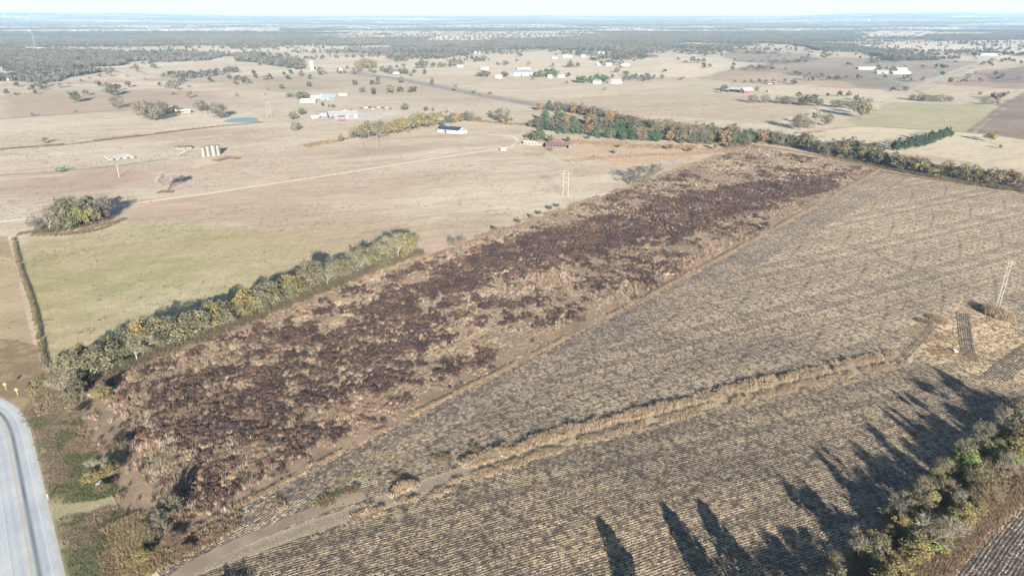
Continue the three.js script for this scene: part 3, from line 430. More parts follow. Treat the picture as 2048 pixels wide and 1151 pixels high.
const C_OLIVE = [[0.082, 0.080, 0.040], [0.108, 0.096, 0.052], [0.066, 0.070, 0.036], [0.122, 0.106, 0.064], [0.10, 0.084, 0.052]], C_GOLD = [[0.15, 0.118, 0.042], [0.125, 0.105, 0.042], [0.105, 0.095, 0.04]], C_DARK = [[0.052, 0.058, 0.034], [0.07, 0.07, 0.04], [0.06, 0.056, 0.036]], C_PINE = [[0.036, 0.062, 0.03], [0.045, 0.075, 0.032], [0.03, 0.05, 0.03]], C_CEDAR = [[0.022, 0.045, 0.026], [0.028, 0.055, 0.03], [0.02, 0.036, 0.024]], C_LIME = [[0.12, 0.17, 0.035], [0.10, 0.15, 0.03]], C_BRUSH = [[0.125, 0.088, 0.052], [0.15, 0.105, 0.062], [0.10, 0.072, 0.044], [0.165, 0.12, 0.075]], C_GREY = [[0.105, 0.092, 0.072], [0.13, 0.115, 0.09], [0.09, 0.08, 0.062], [0.10, 0.09, 0.058]], C_HAZE = [[0.085, 0.075, 0.06], [0.105, 0.094, 0.076], [0.07, 0.062, 0.05], [0.092, 0.084, 0.056]], C_WHITE = [[0.19, 0.17, 0.135], [0.16, 0.145, 0.11], [0.15, 0.13, 0.09]], C_RUST = [[0.145, 0.092, 0.045], [0.125, 0.085, 0.045], [0.16, 0.115, 0.055]];
const KB = [0.11, 0.09, 0.07], KG = [0.13, 0.118, 0.098], KW = [0.25, 0.235, 0.205];
const full = (n) => n === 'near' ? { leaves: 3600, clumps: 70, size: 0.030, cs: 0.13 } : n === 'mid' ? { leaves: 1700, clumps: 42, size: 0.044, cs: 0.15 } : { leaves: 420, clumps: 18, size: 0.085, cs: 0.19 };
const LEAFY = (cols, n, o = {}) => (seed) => { const q = { cy: 0.58, ry: 0.40, rx: 0.44, cols, ...full(n), ...o }, [c, cl] = crownGeo(seed, q); return [c, trunkGeo(seed, q, cl, o.bark ?? KB)]; };
const BARE = (cols, bark, n, o = {}) => (seed) => bareTree(seed, { cols, bark, levels: n === 'near' ? 4 : n === 'mid' ? 3 : 2, forks: 4, spread: 0.85, first: 0.72, bole: 0.22, rad: 0.012, twigs: n === 'near' ? 16 : n === 'mid' ? 26 : 18, twig: n === 'far' ? 0.24 : 0.16, width: n === 'near' ? 0.0042 : n === 'mid' ? 0.008 : 0.018, ...o });
const KINDS = {
  olive: LEAFY(C_OLIVE, 'near'), olive_m: LEAFY(C_OLIVE, 'mid'), gold: LEAFY(C_GOLD, 'near', { rx: 0.40 }), gold_m: LEAFY(C_GOLD, 'mid'), dark_m: LEAFY(C_DARK, 'mid', { rx: 0.5 }), dark_f: LEAFY(C_DARK, 'far', { rx: 0.5 }), rust_m: LEAFY(C_RUST, 'mid'),
  pine_m: LEAFY(C_PINE, 'mid', { cy: 0.5, ry: 0.46, rx: 0.36 }), pine_f: LEAFY(C_PINE, 'far', { cy: 0.5, ry: 0.44, rx: 0.46 }), cedar: LEAFY(C_CEDAR, 'mid', { cy: 0.5, ry: 0.5, rx: 0.36, cone: 1, cs: 0.10 }), lime: LEAFY(C_LIME, 'near', { cy: 0.5, ry: 0.46, rx: 0.36 }), lime_m: LEAFY([...C_LIME, ...C_GOLD], 'mid', { cy: 0.55, rx: 0.36 }), olive_f: LEAFY(C_OLIVE, 'far'), round: LEAFY(C_DARK.concat(C_OLIVE.slice(0, 1)), 'mid', { cy: 0.52, ry: 0.46, rx: 0.56 }),
  bare: BARE(C_GREY, KG, 'near', { leafy: 0.10, leafSize: 0.03, leafCols: C_OLIVE }), bare_m: LEAFY(C_HAZE, 'mid', { cy: 0.53, ry: 0.45, rx: 0.54, leaves: 2200, clumps: 60, size: 0.030, cs: 0.15, limbs: 16, trunk: 0.018, bark: KG }), bare_f: LEAFY(C_HAZE, 'far', { cy: 0.52, ry: 0.44, rx: 0.56, leaves: 520, size: 0.065, bark: KG }), pale: BARE([[0.16, 0.15, 0.105], [0.13, 0.125, 0.075], [0.18, 0.165, 0.125]], KW, 'near', { leafy: 0.5, leafSize: 0.024, leafCols: [[0.12, 0.12, 0.06], [0.10, 0.11, 0.055]], spread: 0.95 }), white: BARE(C_WHITE, KW, 'near', { spread: 0.95, width: 0.005 }), white_m: BARE(C_WHITE, KW, 'mid', { leafy: 0.22, leafSize: 0.04, leafCols: C_OLIVE }), thicket_m: LEAFY([...C_HAZE, ...C_OLIVE.slice(0, 2)], 'mid', { cy: 0.46, ry: 0.46, rx: 0.7, leaves: 2400, clumps: 60, size: 0.03, limbs: 16, bark: KG }), lilac: BARE([[0.20, 0.165, 0.15], [0.23, 0.19, 0.175]], KG, 'mid', { stems: 5, bole: 0.26, rad: 0.012, levels: 3, forks: 4, twigs: 16, spread: 1.05 }),
  brush: BARE(C_BRUSH, [0.10, 0.075, 0.05], 'near', { stems: 7, bole: 0.2, rad: 0.007, levels: 2, forks: 3, twigs: 30, twig: 0.24, width: 0.005, spread: 0.9, leafy: 0.35, leafSize: 0.024, leafCols: C_BRUSH }), brush_olive: BARE([...C_BRUSH, ...C_OLIVE], [0.10, 0.075, 0.05], 'near', { stems: 6, bole: 0.22, rad: 0.008, levels: 2, forks: 3, twigs: 18, twig: 0.20, width: 0.006, spread: 0.9, leafy: 0.45, leafSize: 0.024, leafCols: [...C_OLIVE, ...C_RUST] }),
  shrub_f: LEAFY(C_DARK.concat(C_RUST), 'far', { cy: 0.45, ry: 0.45, rx: 0.7 }), shrub_bare_f: BARE([[0.17, 0.14, 0.115]], [0.12, 0.1, 0.085], 'far', { stems: 4, bole: 0.3, levels: 1, rad: 0.012, twigs: 30, twig: 0.4, width: 0.02 }), bush: LEAFY([[0.035, 0.085, 0.03], [0.045, 0.10, 0.035]], 'mid', { cy: 0.42, ry: 0.46, rx: 0.85 }), bushy: LEAFY(C_PINE.concat(C_OLIVE.slice(0, 2)), 'mid', { cy: 0.46, ry: 0.46, rx: 0.5 }),
};
const protos = new Map();
const NAMES = [[/thicket|lilac|brush|shrub_bare/, 'bare_shrub'], [/bush|shrub/, 'shrub'], [/cedar/, 'cedar_tree'], [/pine/, 'pine_tree'], [/bare|white|pale/, 'bare_tree'], [/gold|rust|lime/, 'autumn_tree'], [/dark|round/, 'oak_tree'], [/olive/, 'leafy_tree']];
const SHRUBS = /brush|shrub|bush|lilac|thicket/;
function plant(kind, variant, x, z, h, wide, turn, label, category, group, name) {
  const key = kind + variant, y = elev(x, z); let g = protos.get(key);
  name = name ?? NAMES.find(([q]) => q.test(kind))[1];
  if (!g) { const [crown, wood] = KINDS[kind](1000 + kind.length * 97 + kind.charCodeAt(0) * 7 + kind.charCodeAt(kind.length - 1) + variant * 131); g = new THREE.Group(); mesh(SHRUBS.test(kind) ? 'foliage' : 'crown', crown.geo(), LEAF, g); mesh(SHRUBS.test(kind) ? 'stem' : 'trunk', wood.geo(), BARK, g); protos.set(key, g); } else g = g.clone();
  g.name = numbered(name); g.userData = {}; tag(g, label, category ?? (SHRUBS.test(kind) ? 'shrub' : 'tree'), group); g.position.set(x, y, z); g.scale.set(h * wide, h, h * wide); g.rotation.set(0, turn, 0); scene.add(g); return g;
}
const RT = rng(4242);
const put = (kind, px, py, hpx, label, wide = 1, group, cat) => { const [x, z] = gp(px, py); return plant(kind, Math.floor(RT() * 3), x, z, tall(px, py, hpx), wide * (0.92 + 0.16 * RT()), RT() * 6.28, label, cat, group); };
const ORD = 'first second third fourth fifth sixth seventh eighth ninth tenth eleventh twelfth thirteenth fourteenth fifteenth sixteenth seventeenth eighteenth nineteenth twentieth'.split(' ');
const nth = (i) => i < 20 ? ORD[i] : ['twenty', 'thirty', 'forty', 'fifty', 'sixty', 'seventy', 'eighty', 'ninety'][Math.floor((i + 1) / 10) - 2] + ((i + 1) % 10 ? '-' + ORD[(i % 10)] : '');
const ord = (i) => (i + 1) >= 30 && (i + 1) % 10 === 0 ? ['thirtieth', 'fortieth', 'fiftieth', 'sixtieth', 'seventieth', 'eightieth', 'ninetieth', 'hundredth'][(i + 1) / 10 - 3] : nth(i);

// ------------------------------------------------------------------ trees and hedgerows, one by one
const SAY = { pale: 'pale-limbed tree with thin leaves', olive: 'olive green leafy tree', olive_m: 'olive green leafy tree', gold: 'yellow-gold leafy tree', gold_m: 'yellow-gold leafy tree', dark_m: 'dark grey-green tree', rust_m: 'rusty brown leafy tree', pine_m: 'bright green conifer', cedar: 'dark green pointed cedar', lime: 'bright lime green tree', lime_m: 'yellow-green leafy tree', bare: 'bare grey twiggy tree', bare_m: 'bare grey twiggy tree', white: 'bare whitish-limbed tree', white_m: 'pale bare tree with few leaves', thicket_m: 'grey multi-stemmed thicket', brush: 'leafless brown bushy shrub', brush_olive: 'olive and brown bushy shrub', bushy: 'rounded green bush', dark_f: 'small dark tree', pine_f: 'small green tree', olive_f: 'small olive tree', bare_f: 'small bare grey tree', shrub_f: 'low dark shrub', shrub_bare_f: 'low bare brown shrub', round: 'round dark green oak' };
function rowOf(pts, n, kinds, hm, jitter, where, group, seed, wide = [0.85, 1.25]) { // n plants along a line of ground points
  const r = rng(seed), c = resample(pts, n - 1);
  c.forEach(([x, z], i) => { const k = kinds[Math.floor(r() * kinds.length)], h = lerp(hm[0], hm[1], r()) * (r() < 0.15 ? 1.15 : 1); plant(k, Math.floor(r() * 3), x + (r() - 0.5) * jitter, z + (r() - 0.5) * jitter, h, lerp(...wide, r()), r() * 6.28, `${SAY[k]}, ${ord(i)} ${where}`, null, group); });
}
// hedgerow beside the weedy field
rowOf(gpl('150,766 215,740 270,720 330,698 400,671 470,644 540,616 610,589 680,561 740,538 800,516 832,503'), 34, ['olive', 'olive', 'pale', 'gold', 'bare', 'olive', 'pale', 'olive'], [9.5, 12.5], 4.5, 'from the highway in the weedy field hedgerow', 'trees of the hedgerow beside the weedy field', 31, [1.0, 1.4]);
rowOf(gpl('180,742 290,698 420,648 560,592 690,544'), 12, ['olive', 'bare', 'gold', 'white_m'], [7, 9.5], 4, 'from the highway on the hedgerow pasture side', 'trees of the hedgerow beside the weedy field', 34, [1.0, 1.4]);
put('pale', 772, 528, 62, 'largest pale-limbed tree near the far end of the weedy field hedgerow', 1.15); put('pale', 796, 518, 56, 'pale-limbed tree second from the far tip of that hedgerow', 1.15); put('pale', 716, 548, 50, 'pale grey-green tree behind the yellow-green one in the hedgerow', 1.1); put('lime_m', 740, 536, 34, 'yellow-green tree among pale limbs near the far hedgerow end', 1.0); put('pale', 824, 507, 44, 'last grey tree at the far tip of the weedy field hedgerow', 1.0);
put('white', 128, 792, 46, 'bare white branching tree at the highway corner of the weedy field', 1.25); put('bare', 120, 760, 40, 'grey twiggy tree where pasture fence meets the hedgerow', 1.1); put('olive', 150, 800, 34, 'low olive tree on the highway corner of the weedy field', 1.3); put('gold', 205, 800, 30, 'yellowish bush tree just inside the weedy field corner', 1.2);
put('bare', 96, 742, 26, 'scraggly bare tree at the pasture fence end', 1.1); put('brush_olive', 140, 846, 24, 'tawny bush on the bank below the highway corner tree', 1.3);
put('white', 200, 952, 40, 'whitish bare tree with yellow leaves halfway along the highway edge', 1.1); put('gold', 188, 966, 26, 'yellow leafy bush under the whitish tree by the highway verge', 1.5); put('gold', 222, 952, 26, 'golden low tree on the field side of the whitish tree', 1.4); put('brush_olive', 205, 984, 18, 'low brown bush by the culvert along the highway verge', 1.5);
put('brush_olive', 300, 1084, 34, 'tawny bush at the near corner of the weedy field', 1.4); put('gold', 288, 1122, 24, 'yellow weedy bush at the very corner by the dirt track', 1.5); put('brush', 346, 1090, 22, 'grey-brown bush on the ploughed side of the field corner', 1.5); put('dark_m', 345, 1032, 40, 'dark green bushy tree standing in the near end of the weeds', 0.9); put('bare', 330, 1068, 46, 'tall bare tree casting a long shadow into the near weeds', 1.0); put('brush_olive', 240, 905, 22, 'dark bush at the weeds edge beside the bare dirt margin', 1.5);
put('brush', 372, 1108, 16, 'low dry brush beside the dirt track mouth', 1.8); put('gold', 208, 788, 16, 'yellow-green weed bush at the shaded end of the weedy field', 2);
// along the weedy field fence, thin shrubs
[[905, 488, 14, 'bare_m', 'grey bare shrub tree nearest beyond the hedgerow end on the fence'], [922, 482, 10, 'thicket_m', 'low grey thicket touching the fence past the hedgerow end'], [990, 462, 10, 'dark_m', 'small dark fence-line tree between grey thicket and green bush'], [1036, 446, 9, 'dark_m', 'small dark tree before the lime bush on the fence line'], [1062, 436, 9, 'lime_m', 'small lime green bush on the fence line near the lattice pole'], [1078, 430, 9, 'dark_m', 'dark little tree just past the lime bush on the fence'], [1100, 420, 9, 'dark_m', 'dark little fence tree midway between lime bush and pole'], [1114, 415, 8, 'dark_m', 'dark little fence tree nearest the wooden pole'], [1275, 366, 32, 'thicket_m', 'broad grey thicket tree against the weedy field fence'], [1310, 352, 28, 'bare_m', 'bare grey tree joined to the broad thicket on the fence'], [1292, 358, 30, 'white_m', 'pale tree in the middle of the fence thicket']].forEach(([x, y, h, k, l]) => put(k, x, y, h, l, k === 'thicket_m' ? 1.3 : 1.1));
// wooded clump at the pasture corner
[[80, 462, 26, 'bare_m'], [100, 464, 34, 'white_m'], [116, 462, 40, 'olive_m'], [128, 458, 46, 'bare_m'], [140, 460, 44, 'olive_m'], [152, 452, 54, 'dark_m'], [160, 456, 44, 'lime_m'], [172, 450, 48, 'white_m'], [184, 450, 44, 'olive_m'], [196, 444, 48, 'white_m'], [206, 440, 42, 'bare_m'], [214, 436, 34, 'white_m'], [108, 446, 40, 'bare_m'], [134, 440, 44, 'dark_m'], [176, 432, 40, 'dark_m'], [70, 452, 22, 'thicket_m']].forEach(([x, y, h, k], i) => put(k, x, y, h, `${SAY[k]}, ${ord(i < 12 ? i : i - 12)} ${i < 12 ? 'along the front of the pasture clump' : 'in the rear of the pasture clump'}`, 1.05, 'trees of the clump at the pasture corner'));
// scattered trees of the pastures
[['round', 150, 205, 27, 'round dark oak standing alone in the reddish pasture, long shadow'], ['round', 225, 192, 26, 'dark oak farther back, above the bare-crowned tree'], ['bare_m', 233, 217, 25, 'bare-crowned tree just below the farther dark oak'], ['bare_m', 308, 243, 46, 'largest bare grey tree, spreading over the farmyard wall'], ['bare_m', 292, 240, 40, 'second bare grey trunk crowding the largest bare tree'], ['olive_m', 276, 222, 22, 'olive tree behind the largest bare tree'], ['dark_m', 330, 228, 24, 'dark tree behind the big bare tree beside the white sheds'], ['olive_m', 352, 222, 14, 'low olive tree over the white farm sheds'], ['bare_m', 438, 238, 38, 'spreading bare tree beside the turquoise pond'], ['bare_m', 400, 223, 26, 'grey tree between white sheds and the pond'], ['dark_m', 412, 222, 14, 'low dark bush tree beside the grey tree by the pond'], ['bare_m', 592, 262, 20, 'small bare tree below the forked grey tree in open pasture'], ['bare_m', 586, 240, 20, 'forked grey tree in open pasture below the blue house'], ['dark_m', 604, 230, 14, 'small dark-based tree left of the metal barn yard'], ['lilac', 336, 380, 38, 'leafless lilac-grey multi-stemmed tree alone beside the dirt drive'], ['bush', 122, 344, 12, 'bright green rounded bush alone in the pasture'], ['dark_m', 600, 200, 18, 'dense dark green tree beside the white arched shed'], ['dark_m', 610, 198, 16, 'dark green tree leaning on the white arched shed'], ['pine_m', 645, 212, 10, 'small green tree between blue house and metal barn'], ['bushy', 658, 214, 6, 'small green bush, first of two near the metal barn'], ['bushy', 666, 215, 8, 'larger green bush, second of two near the metal barn'], ['dark_m', 810, 221, 15, 'round grey-green tree alone beyond the junk row'], ['pine_m', 852, 222, 11, 'small green tree starting the shrub line behind the white house'], ['bare_m', 866, 222, 7, 'little bare tree second along the shrub line'], ['olive_m', 683, 284, 16, 'slim olive tree at the end of the reed patch'], ['bare_m', 232, 196, 10, 'little bare tree under the farther dark oak'],
 ['dark_f', 14, 191, 13, 'dark tree at the pasture edge near the reddish field corner'], ['shrub_f', 32, 190, 8, 'low shrub beside the dark corner tree'], ['pine_m', 70, 188, 10, 'small dark green cedar-like tree alone on the reddish field'], ['bare_f', 66, 232, 9, 'tiny bare tree on the track edge below the reddish field'], ['shrub_f', 150, 224, 5, 'low dark shrub on the pasture boundary'], ['bare_f', 92, 286, 15, 'small bare tree standing on the brown weed line'], ['shrub_bare_f', 90, 327, 5, 'low brown weed clump right of the green bush'], ['shrub_bare_f', 152, 321, 3, 'tiny brown weed clump in the pasture'],
 ['round', 272, 138, 10, 'first of two dark evergreen oaks on the open rise'], ['round', 308, 137, 11, 'second of two dark evergreen oaks on the open rise'], ['shrub_f', 262, 137, 6, 'low dark shrub before the paired evergreen oaks'], ['shrub_f', 345, 189, 8, 'dark shrub standing above the field in the reddish scrub'], ['dark_f', 340, 168, 8, 'small round dark tree by the far diagonal track'], ['dark_f', 360, 170, 8, 'small round dark tree beside its twin near the diagonal track'], ['shrub_f', 376, 174, 6, 'trailing dark shrub past the twin round trees'], ['shrub_f', 255, 153, 5, 'low dark shrub below the evergreen oaks'], ['shrub_bare_f', 290, 160, 7, 'grey brush clump beside the diagonal track'], ['shrub_bare_f', 287, 148, 7, 'grey brush clump just beneath the evergreen oaks'], ['shrub_f', 95, 161, 5, 'small dark shrub on the reddish rise before the woods'], ['shrub_f', 180, 157, 5, 'small dark shrub right of its neighbour on the rise'], ['dark_f', 162, 165, 7, 'small dark tree on the reddish rise'], ['shrub_f', 135, 168, 5, 'grey scrub on the reddish rise'], ['shrub_f', 250, 168, 5, 'low scrub at the diagonal track bend'],
 ['bare_f', 472, 193, 7, 'tiny bare tree far out in the tan pasture'], ['shrub_f', 468, 161, 4, 'tiny dark bush, first of two in the far tan pasture'], ['shrub_f', 494, 161, 5, 'tiny dark bush, second of two in the far tan pasture'], ['shrub_f', 530, 190, 4, 'tiny dark bush above the reed patch in open pasture'], ['shrub_f', 535, 178, 4, 'tiny dark bush on the pale streak of pasture'],
 ['olive_m', 1722, 236, 40, 'large olive oak casting a long shadow by the green field'], ['bare_m', 1708, 226, 22, 'bare tree behind the large olive oak'], ['bare_m', 1600, 260, 38, 'brown bare tree, first of the pair in the tan corner field'], ['white_m', 1632, 252, 34, 'grey spreading tree, second of the pair in the tan corner field'], ['bare_m', 1652, 252, 30, 'grey tree joined to the spreading pair'], ['thicket_m', 1616, 256, 20, 'green undergrowth between the paired grey trees'], ['lime_m', 1983, 284, 22, 'yellow-green tree alone in the cream field, long shadow'], ['lime_m', 2001, 297, 9, 'small yellow-green tree below the lone yellow-green tree'], ['round', 1697, 193, 11, 'dark tree with long shadow in the pale field below the county road'], ['round', 1588, 169, 12, 'dark squarish tree with shadow beside the brown field'], ['round', 1811, 182, 12, 'dark tree where the county road meets the boundary'], ['bare_f', 1960, 112 + 78, 9, 'small tree near the reddish field corner'], ['dark_f', 1972, 278, 10, 'shrub at the corner of the dark brown field'],
 ['bare_f', 1935, 158, 12, 'small bare tree beside the county road'], ['dark_f', 1888, 152, 9, 'dark leaning tree on the county road verge'], ['bare_f', 1952, 148, 7, 'small bare tree beyond the county road verge'], ['bare_f', 1965, 164, 8, 'grey shrub tree on the reddish ground by the county road'], ['round', 1252, 152, 13, 'round dark tree alone in the cream field, long shadow'], ['round', 1140, 135, 14, 'large round tree alone before the far farms'], ['dark_f', 1155, 134, 8, 'small tree against the large round tree'], ['dark_f', 1106, 134, 8, 'small round tree left of the large round tree'], ['rust_m', 1057, 130, 8, 'rust-brown round tree near the blue barn'], ['dark_f', 1034, 124, 6, 'dark little tree in the far cream field'], ['bare_f', 1010, 128, 9, 'pale bare tree in the far cream field'], ['dark_f', 972, 118, 6, 'dark little bush tree near the far farm rows'], ['dark_f', 1065, 160, 6, 'dark bush below the blue barn'], ['dark_f', 1040, 115, 10, 'upright dark tree in the far cream field'], ['bare_f', 1133, 167, 7, 'thin bare tree before the green farm grove'], ['bare_f', 1209, 180, 6, 'tiny pale tree in the tan field below the far farm'],
].forEach(([k, x, y, h, l]) => put(k, x, y, h, l));
// rows behind the white house and along the ditch
[[722, 280, 32, 'olive_m'], [738, 279, 36, 'olive_m'], [754, 276, 40, 'bare_m'], [770, 274, 30, 'gold_m'], [788, 270, 28, 'gold_m'], [804, 266, 32, 'gold_m'], [820, 263, 30, 'olive_m'], [836, 259, 32, 'gold_m'], [850, 256, 30, 'olive_m'], [866, 252, 26, 'gold_m'], [712, 277, 22, 'olive_m']].forEach(([x, y, h, k], i) => put(k, x, y, h, `${SAY[k]}, ${ord(i)} in the row ending at the white house`, 1.15, 'leafy row beside the white house'));
[[884, 252, 14, 'olive_m'], [898, 247, 16, 'dark_m'], [912, 246, 20, 'rust_m'], [926, 243, 18, 'dark_m'], [940, 243, 24, 'bare_m'], [905, 234, 10, 'bare_f'], [932, 232, 10, 'bare_f'], [958, 240, 10, 'shrub_f'], [982, 232, 10, 'dark_f'], [1002, 243, 28, 'bare_m'], [1010, 246, 16, 'shrub_f'], [1024, 243, 12, 'shrub_bare_f'], [880, 230, 8, 'shrub_f'], [894, 226, 8, 'shrub_bare_f']].forEach(([x, y, h, k], i) => put(k, x, y, h, `${SAY[k]}, ${ord(i)} in the scrub between white house and woods`, 1.1, 'scrub line behind the white house'));
// the wood strip: an upper line, a lower line and what stands between
rowOf(gpl('1082,222 1130,224 1180,232 1230,244 1300,258 1380,268 1470,278 1560,292'), 40, ['bare_m', 'rust_m', 'bare_m', 'olive_m', 'dark_m', 'bare_m', 'pine_m'], [9.5, 13.5], 9, 'along the rear edge of the wood strip', 'trees of the wood strip', 51, [1.0, 1.35]);
rowOf(gpl('1062,254 1110,262 1170,270 1230,277 1300,282 1370,285 1440,287 1500,292'), 42, ['pine_m', 'olive_m', 'bare_m', 'pine_m', 'rust_m', 'dark_m', 'pine_m', 'bare_m'], [9, 13], 9, 'along the front edge of the wood strip', 'trees of the wood strip', 52, [0.95, 1.3]);
rowOf(gpl('1100,244 1180,252 1260,264 1340,274 1430,280 1520,288'), 34, ['pine_m', 'bare_m', 'dark_m', 'pine_m', 'rust_m', 'olive_m'], [10, 14.5], 14, 'through the middle of the wood strip', 'trees of the wood strip', 53, [0.95, 1.3]);
[[1055, 276, 12, 'bushy'], [1078, 270, 18, 'pine_m'], [1072, 282, 20, 'bushy'], [1082, 281, 26, 'pine_m'], [1100, 285, 16, 'bushy'], [1118, 268, 10, 'bushy'], [1130, 268, 10, 'bushy'], [1139, 267, 10, 'bushy'], [1135, 284, 12, 'pine_m'], [1102, 302, 9, 'bare_m'], [1176, 278, 10, 'pine_m'], [1199, 277, 8, 'pine_m'], [1212, 276, 14, 'pine_m'], [1226, 305, 6, 'bushy'], [1237, 295, 7, 'bushy'], [1228, 307, 7, 'pine_m'], [1340, 300, 12, 'dark_m'], [1380, 304, 10, 'dark_m'], [1430, 299, 14, 'rust_m'], [1460, 297, 14, 'olive_m'], [1188, 314, 4, 'bushy'], [1366, 288, 10, 'olive_m']].forEach(([x, y, h, k], i) => put(k, x, y, h, `${SAY[k]}, ${ord(i)} of those scattered before the wood strip`, 1, 'young trees before the wood strip'));
// hedge beyond the end of the fields
rowOf(gpl('1536,284 1560,290 1590,294 1604,296'), 7, ['dark_m', 'bare_m', 'dark_m', 'olive_m'], [10, 13], 7, 'in the short grey row before the cream field', 'short grey row before the cream field', 61, [1.0, 1.3]);
rowOf(gpl('1632,304 1680,314 1720,322 1760,332 1800,340 1850,350 1900,359 1950,366 2000,374 2060,383'), 36, ['dark_m', 'olive_m', 'dark_m', 'rust_m', 'bare_m', 'dark_m', 'gold_m'], [9, 13], 6, 'in the tall hedge closing the ploughed field', 'trees of the tall hedge ending the ploughed field', 62, [1.05, 1.35]);
rowOf(gpl('1660,304 1720,312 1740,316'), 6, ['bare_m', 'dark_m'], [11, 13.5], 5, 'in the rear of the tall hedge', 'trees of the tall hedge ending the ploughed field', 63, [1.1, 1.4]);
rowOf(gpl('1785,299 1815,294 1850,286 1880,279 1899,273'), 13, ['cedar'], [8.5, 10], 2, 'in the dense cedar row in the cream field', 'cedar row in the cream field', 64, [1.25, 1.5]);
rowOf(gpl('1796,302 1830,296 1866,287'), 8, ['cedar'], [7.5, 9], 2, 'on the near side of the dense cedar row', 'cedar row in the cream field', 65, [1.25, 1.5]);
[[1505, 206, 17], [1530, 206, 17], [1560, 207, 16], [1578, 209, 19], [1604, 211, 20], [1618, 212, 22], [1636, 213, 16], [1668, 215, 16], [1682, 216, 18], [1700, 217, 18], [1716, 214, 20], [1738, 206, 10]].forEach(([x, y, h], i) => put(i > 3 && i < 7 ? 'dark_m' : 'bare_m', x, y, h, `${i > 3 && i < 7 ? 'dark leafy' : 'grey'} roadside tree, ${ord(i)} in the spaced row below the red barn`, 1.25, 'spaced row of trees below the red barn'));
[[1823, 200, 12], [1842, 202, 15], [1850, 203, 14], [1862, 203, 13], [1878, 204, 16], [1899, 204, 14], [1968, 209, 11], [1985, 209, 8], [1996, 209, 8]].forEach(([x, y, h], i) => put('bare_m', x, y, h, `rounded grey tree, ${ord(i)} along the green field far edge`, 1.3, 'grey trees along the far edge of the green field'));
// far farm groves and lines
const groves = [['big far grove beside the tall silo', [[718, 138, 17], [728, 137, 19], [738, 137, 18], [748, 136, 16]], 'gold_m'], ['dark pair before the long low farm', [[807, 134, 8], [838, 137, 15], [848, 137, 14], [866, 134, 10], [880, 135, 10]], 'dark_f'], ['grove of the far white farm', [[905, 132, 14], [914, 131, 14], [922, 132, 14]], 'olive_f'], ['grove by the white shed', [[958, 153, 10], [966, 154, 13], [976, 154, 12], [1008, 153, 12], [1014, 153, 8]], 'dark_f'], ['grove beside the blue barn', [[1072, 154, 12], [1082, 154, 15], [1092, 153, 17], [1102, 152, 17], [1112, 152, 14], [1136, 153, 10]], 'pine_f'], ['green grove by the white far house', [[1158, 166, 12], [1168, 166, 16], [1182, 164, 14], [1190, 164, 18], [1204, 164, 16], [1210, 164, 14]], 'pine_f'], ['grove at the blue-eaved far house', [[1204, 130, 10], [1216, 130, 12], [1226, 130, 11], [1240, 131, 10]], 'dark_f'], ['far evergreen farm row', [[930, 113, 5], [945, 108, 9], [955, 107, 7], [975, 108, 10], [988, 106, 9], [1000, 105, 8], [1020, 104, 6], [1046, 99, 8], [1100, 104, 8], [1110, 103, 9], [1125, 106, 9], [1140, 104, 10], [1155, 104, 10], [1170, 103, 11], [1185, 102, 11], [1200, 104, 12], [1215, 105, 12], [1228, 106, 11]], 'pine_f'], ['dark far thicket by the cream field', [[1373, 107, 12], [1384, 108, 12], [1398, 108, 13], [1412, 108, 14], [1428, 108, 13], [1442, 108, 13], [1456, 107, 12], [1462, 107, 9]], 'dark_f'], ['small grove left of the dark thicket', [[1372, 126, 6], [1386, 126, 12], [1398, 126, 10], [1408, 126, 9]], 'dark_f'], ['far line along the dark field', [[1470, 123, 6], [1500, 124, 5], [1524, 124, 6], [1540, 125, 7], [1552, 124, 6], [1590, 126, 6], [1604, 122, 9], [1614, 120, 8], [1648, 119, 14], [1658, 114, 8]], 'dark_f'], ['small far pair at the cream corner', [[1519, 138, 8], [1534, 137, 8]], 'dark_f'], ['far trees on the pale slope', [[1535, 97, 4], [1572, 98, 4]], 'dark_f'], ['shed row above the red barn', [[1470, 166, 6], [1490, 166, 6], [1502, 166, 7], [1518, 166, 9], [1532, 166, 8], [1546, 166, 8], [1446, 181, 10], [1452, 180, 9]], 'dark_f'], ['trees of the white farmstead', [[1778, 146, 8], [1784, 146, 9], [1793, 138, 4]], 'dark_f'], ['bushes on the county road corner', [[1985, 122, 7], [2004, 122, 6], [2020, 121, 5], [1952, 119, 5]], 'shrub_f'], ['rough scrub of the far pasture', [[505, 143, 6], [470, 141, 6], [440, 148, 6], [455, 150, 6], [400, 155, 6], [420, 153, 6], [380, 157, 5], [480, 146, 6], [520, 128, 4], [560, 128, 4], [360, 147, 5], [386, 146, 5]], 'shrub_bare_f'], ['dirt road shrubs of the straight far road', [[714, 147, 4], [868, 170, 4], [912, 172, 4], [948, 186, 8], [980, 188, 7], [960, 190, 5], [820, 165, 4]], 'shrub_f']];
for (const [where, list, k] of groves) list.forEach(([x, y, h], i) => put(k, x, y, h, `${SAY[k] ?? 'small tree'}, ${ord(i)} in the ${where}`.replace('small small', 'small'), 1.15, where));

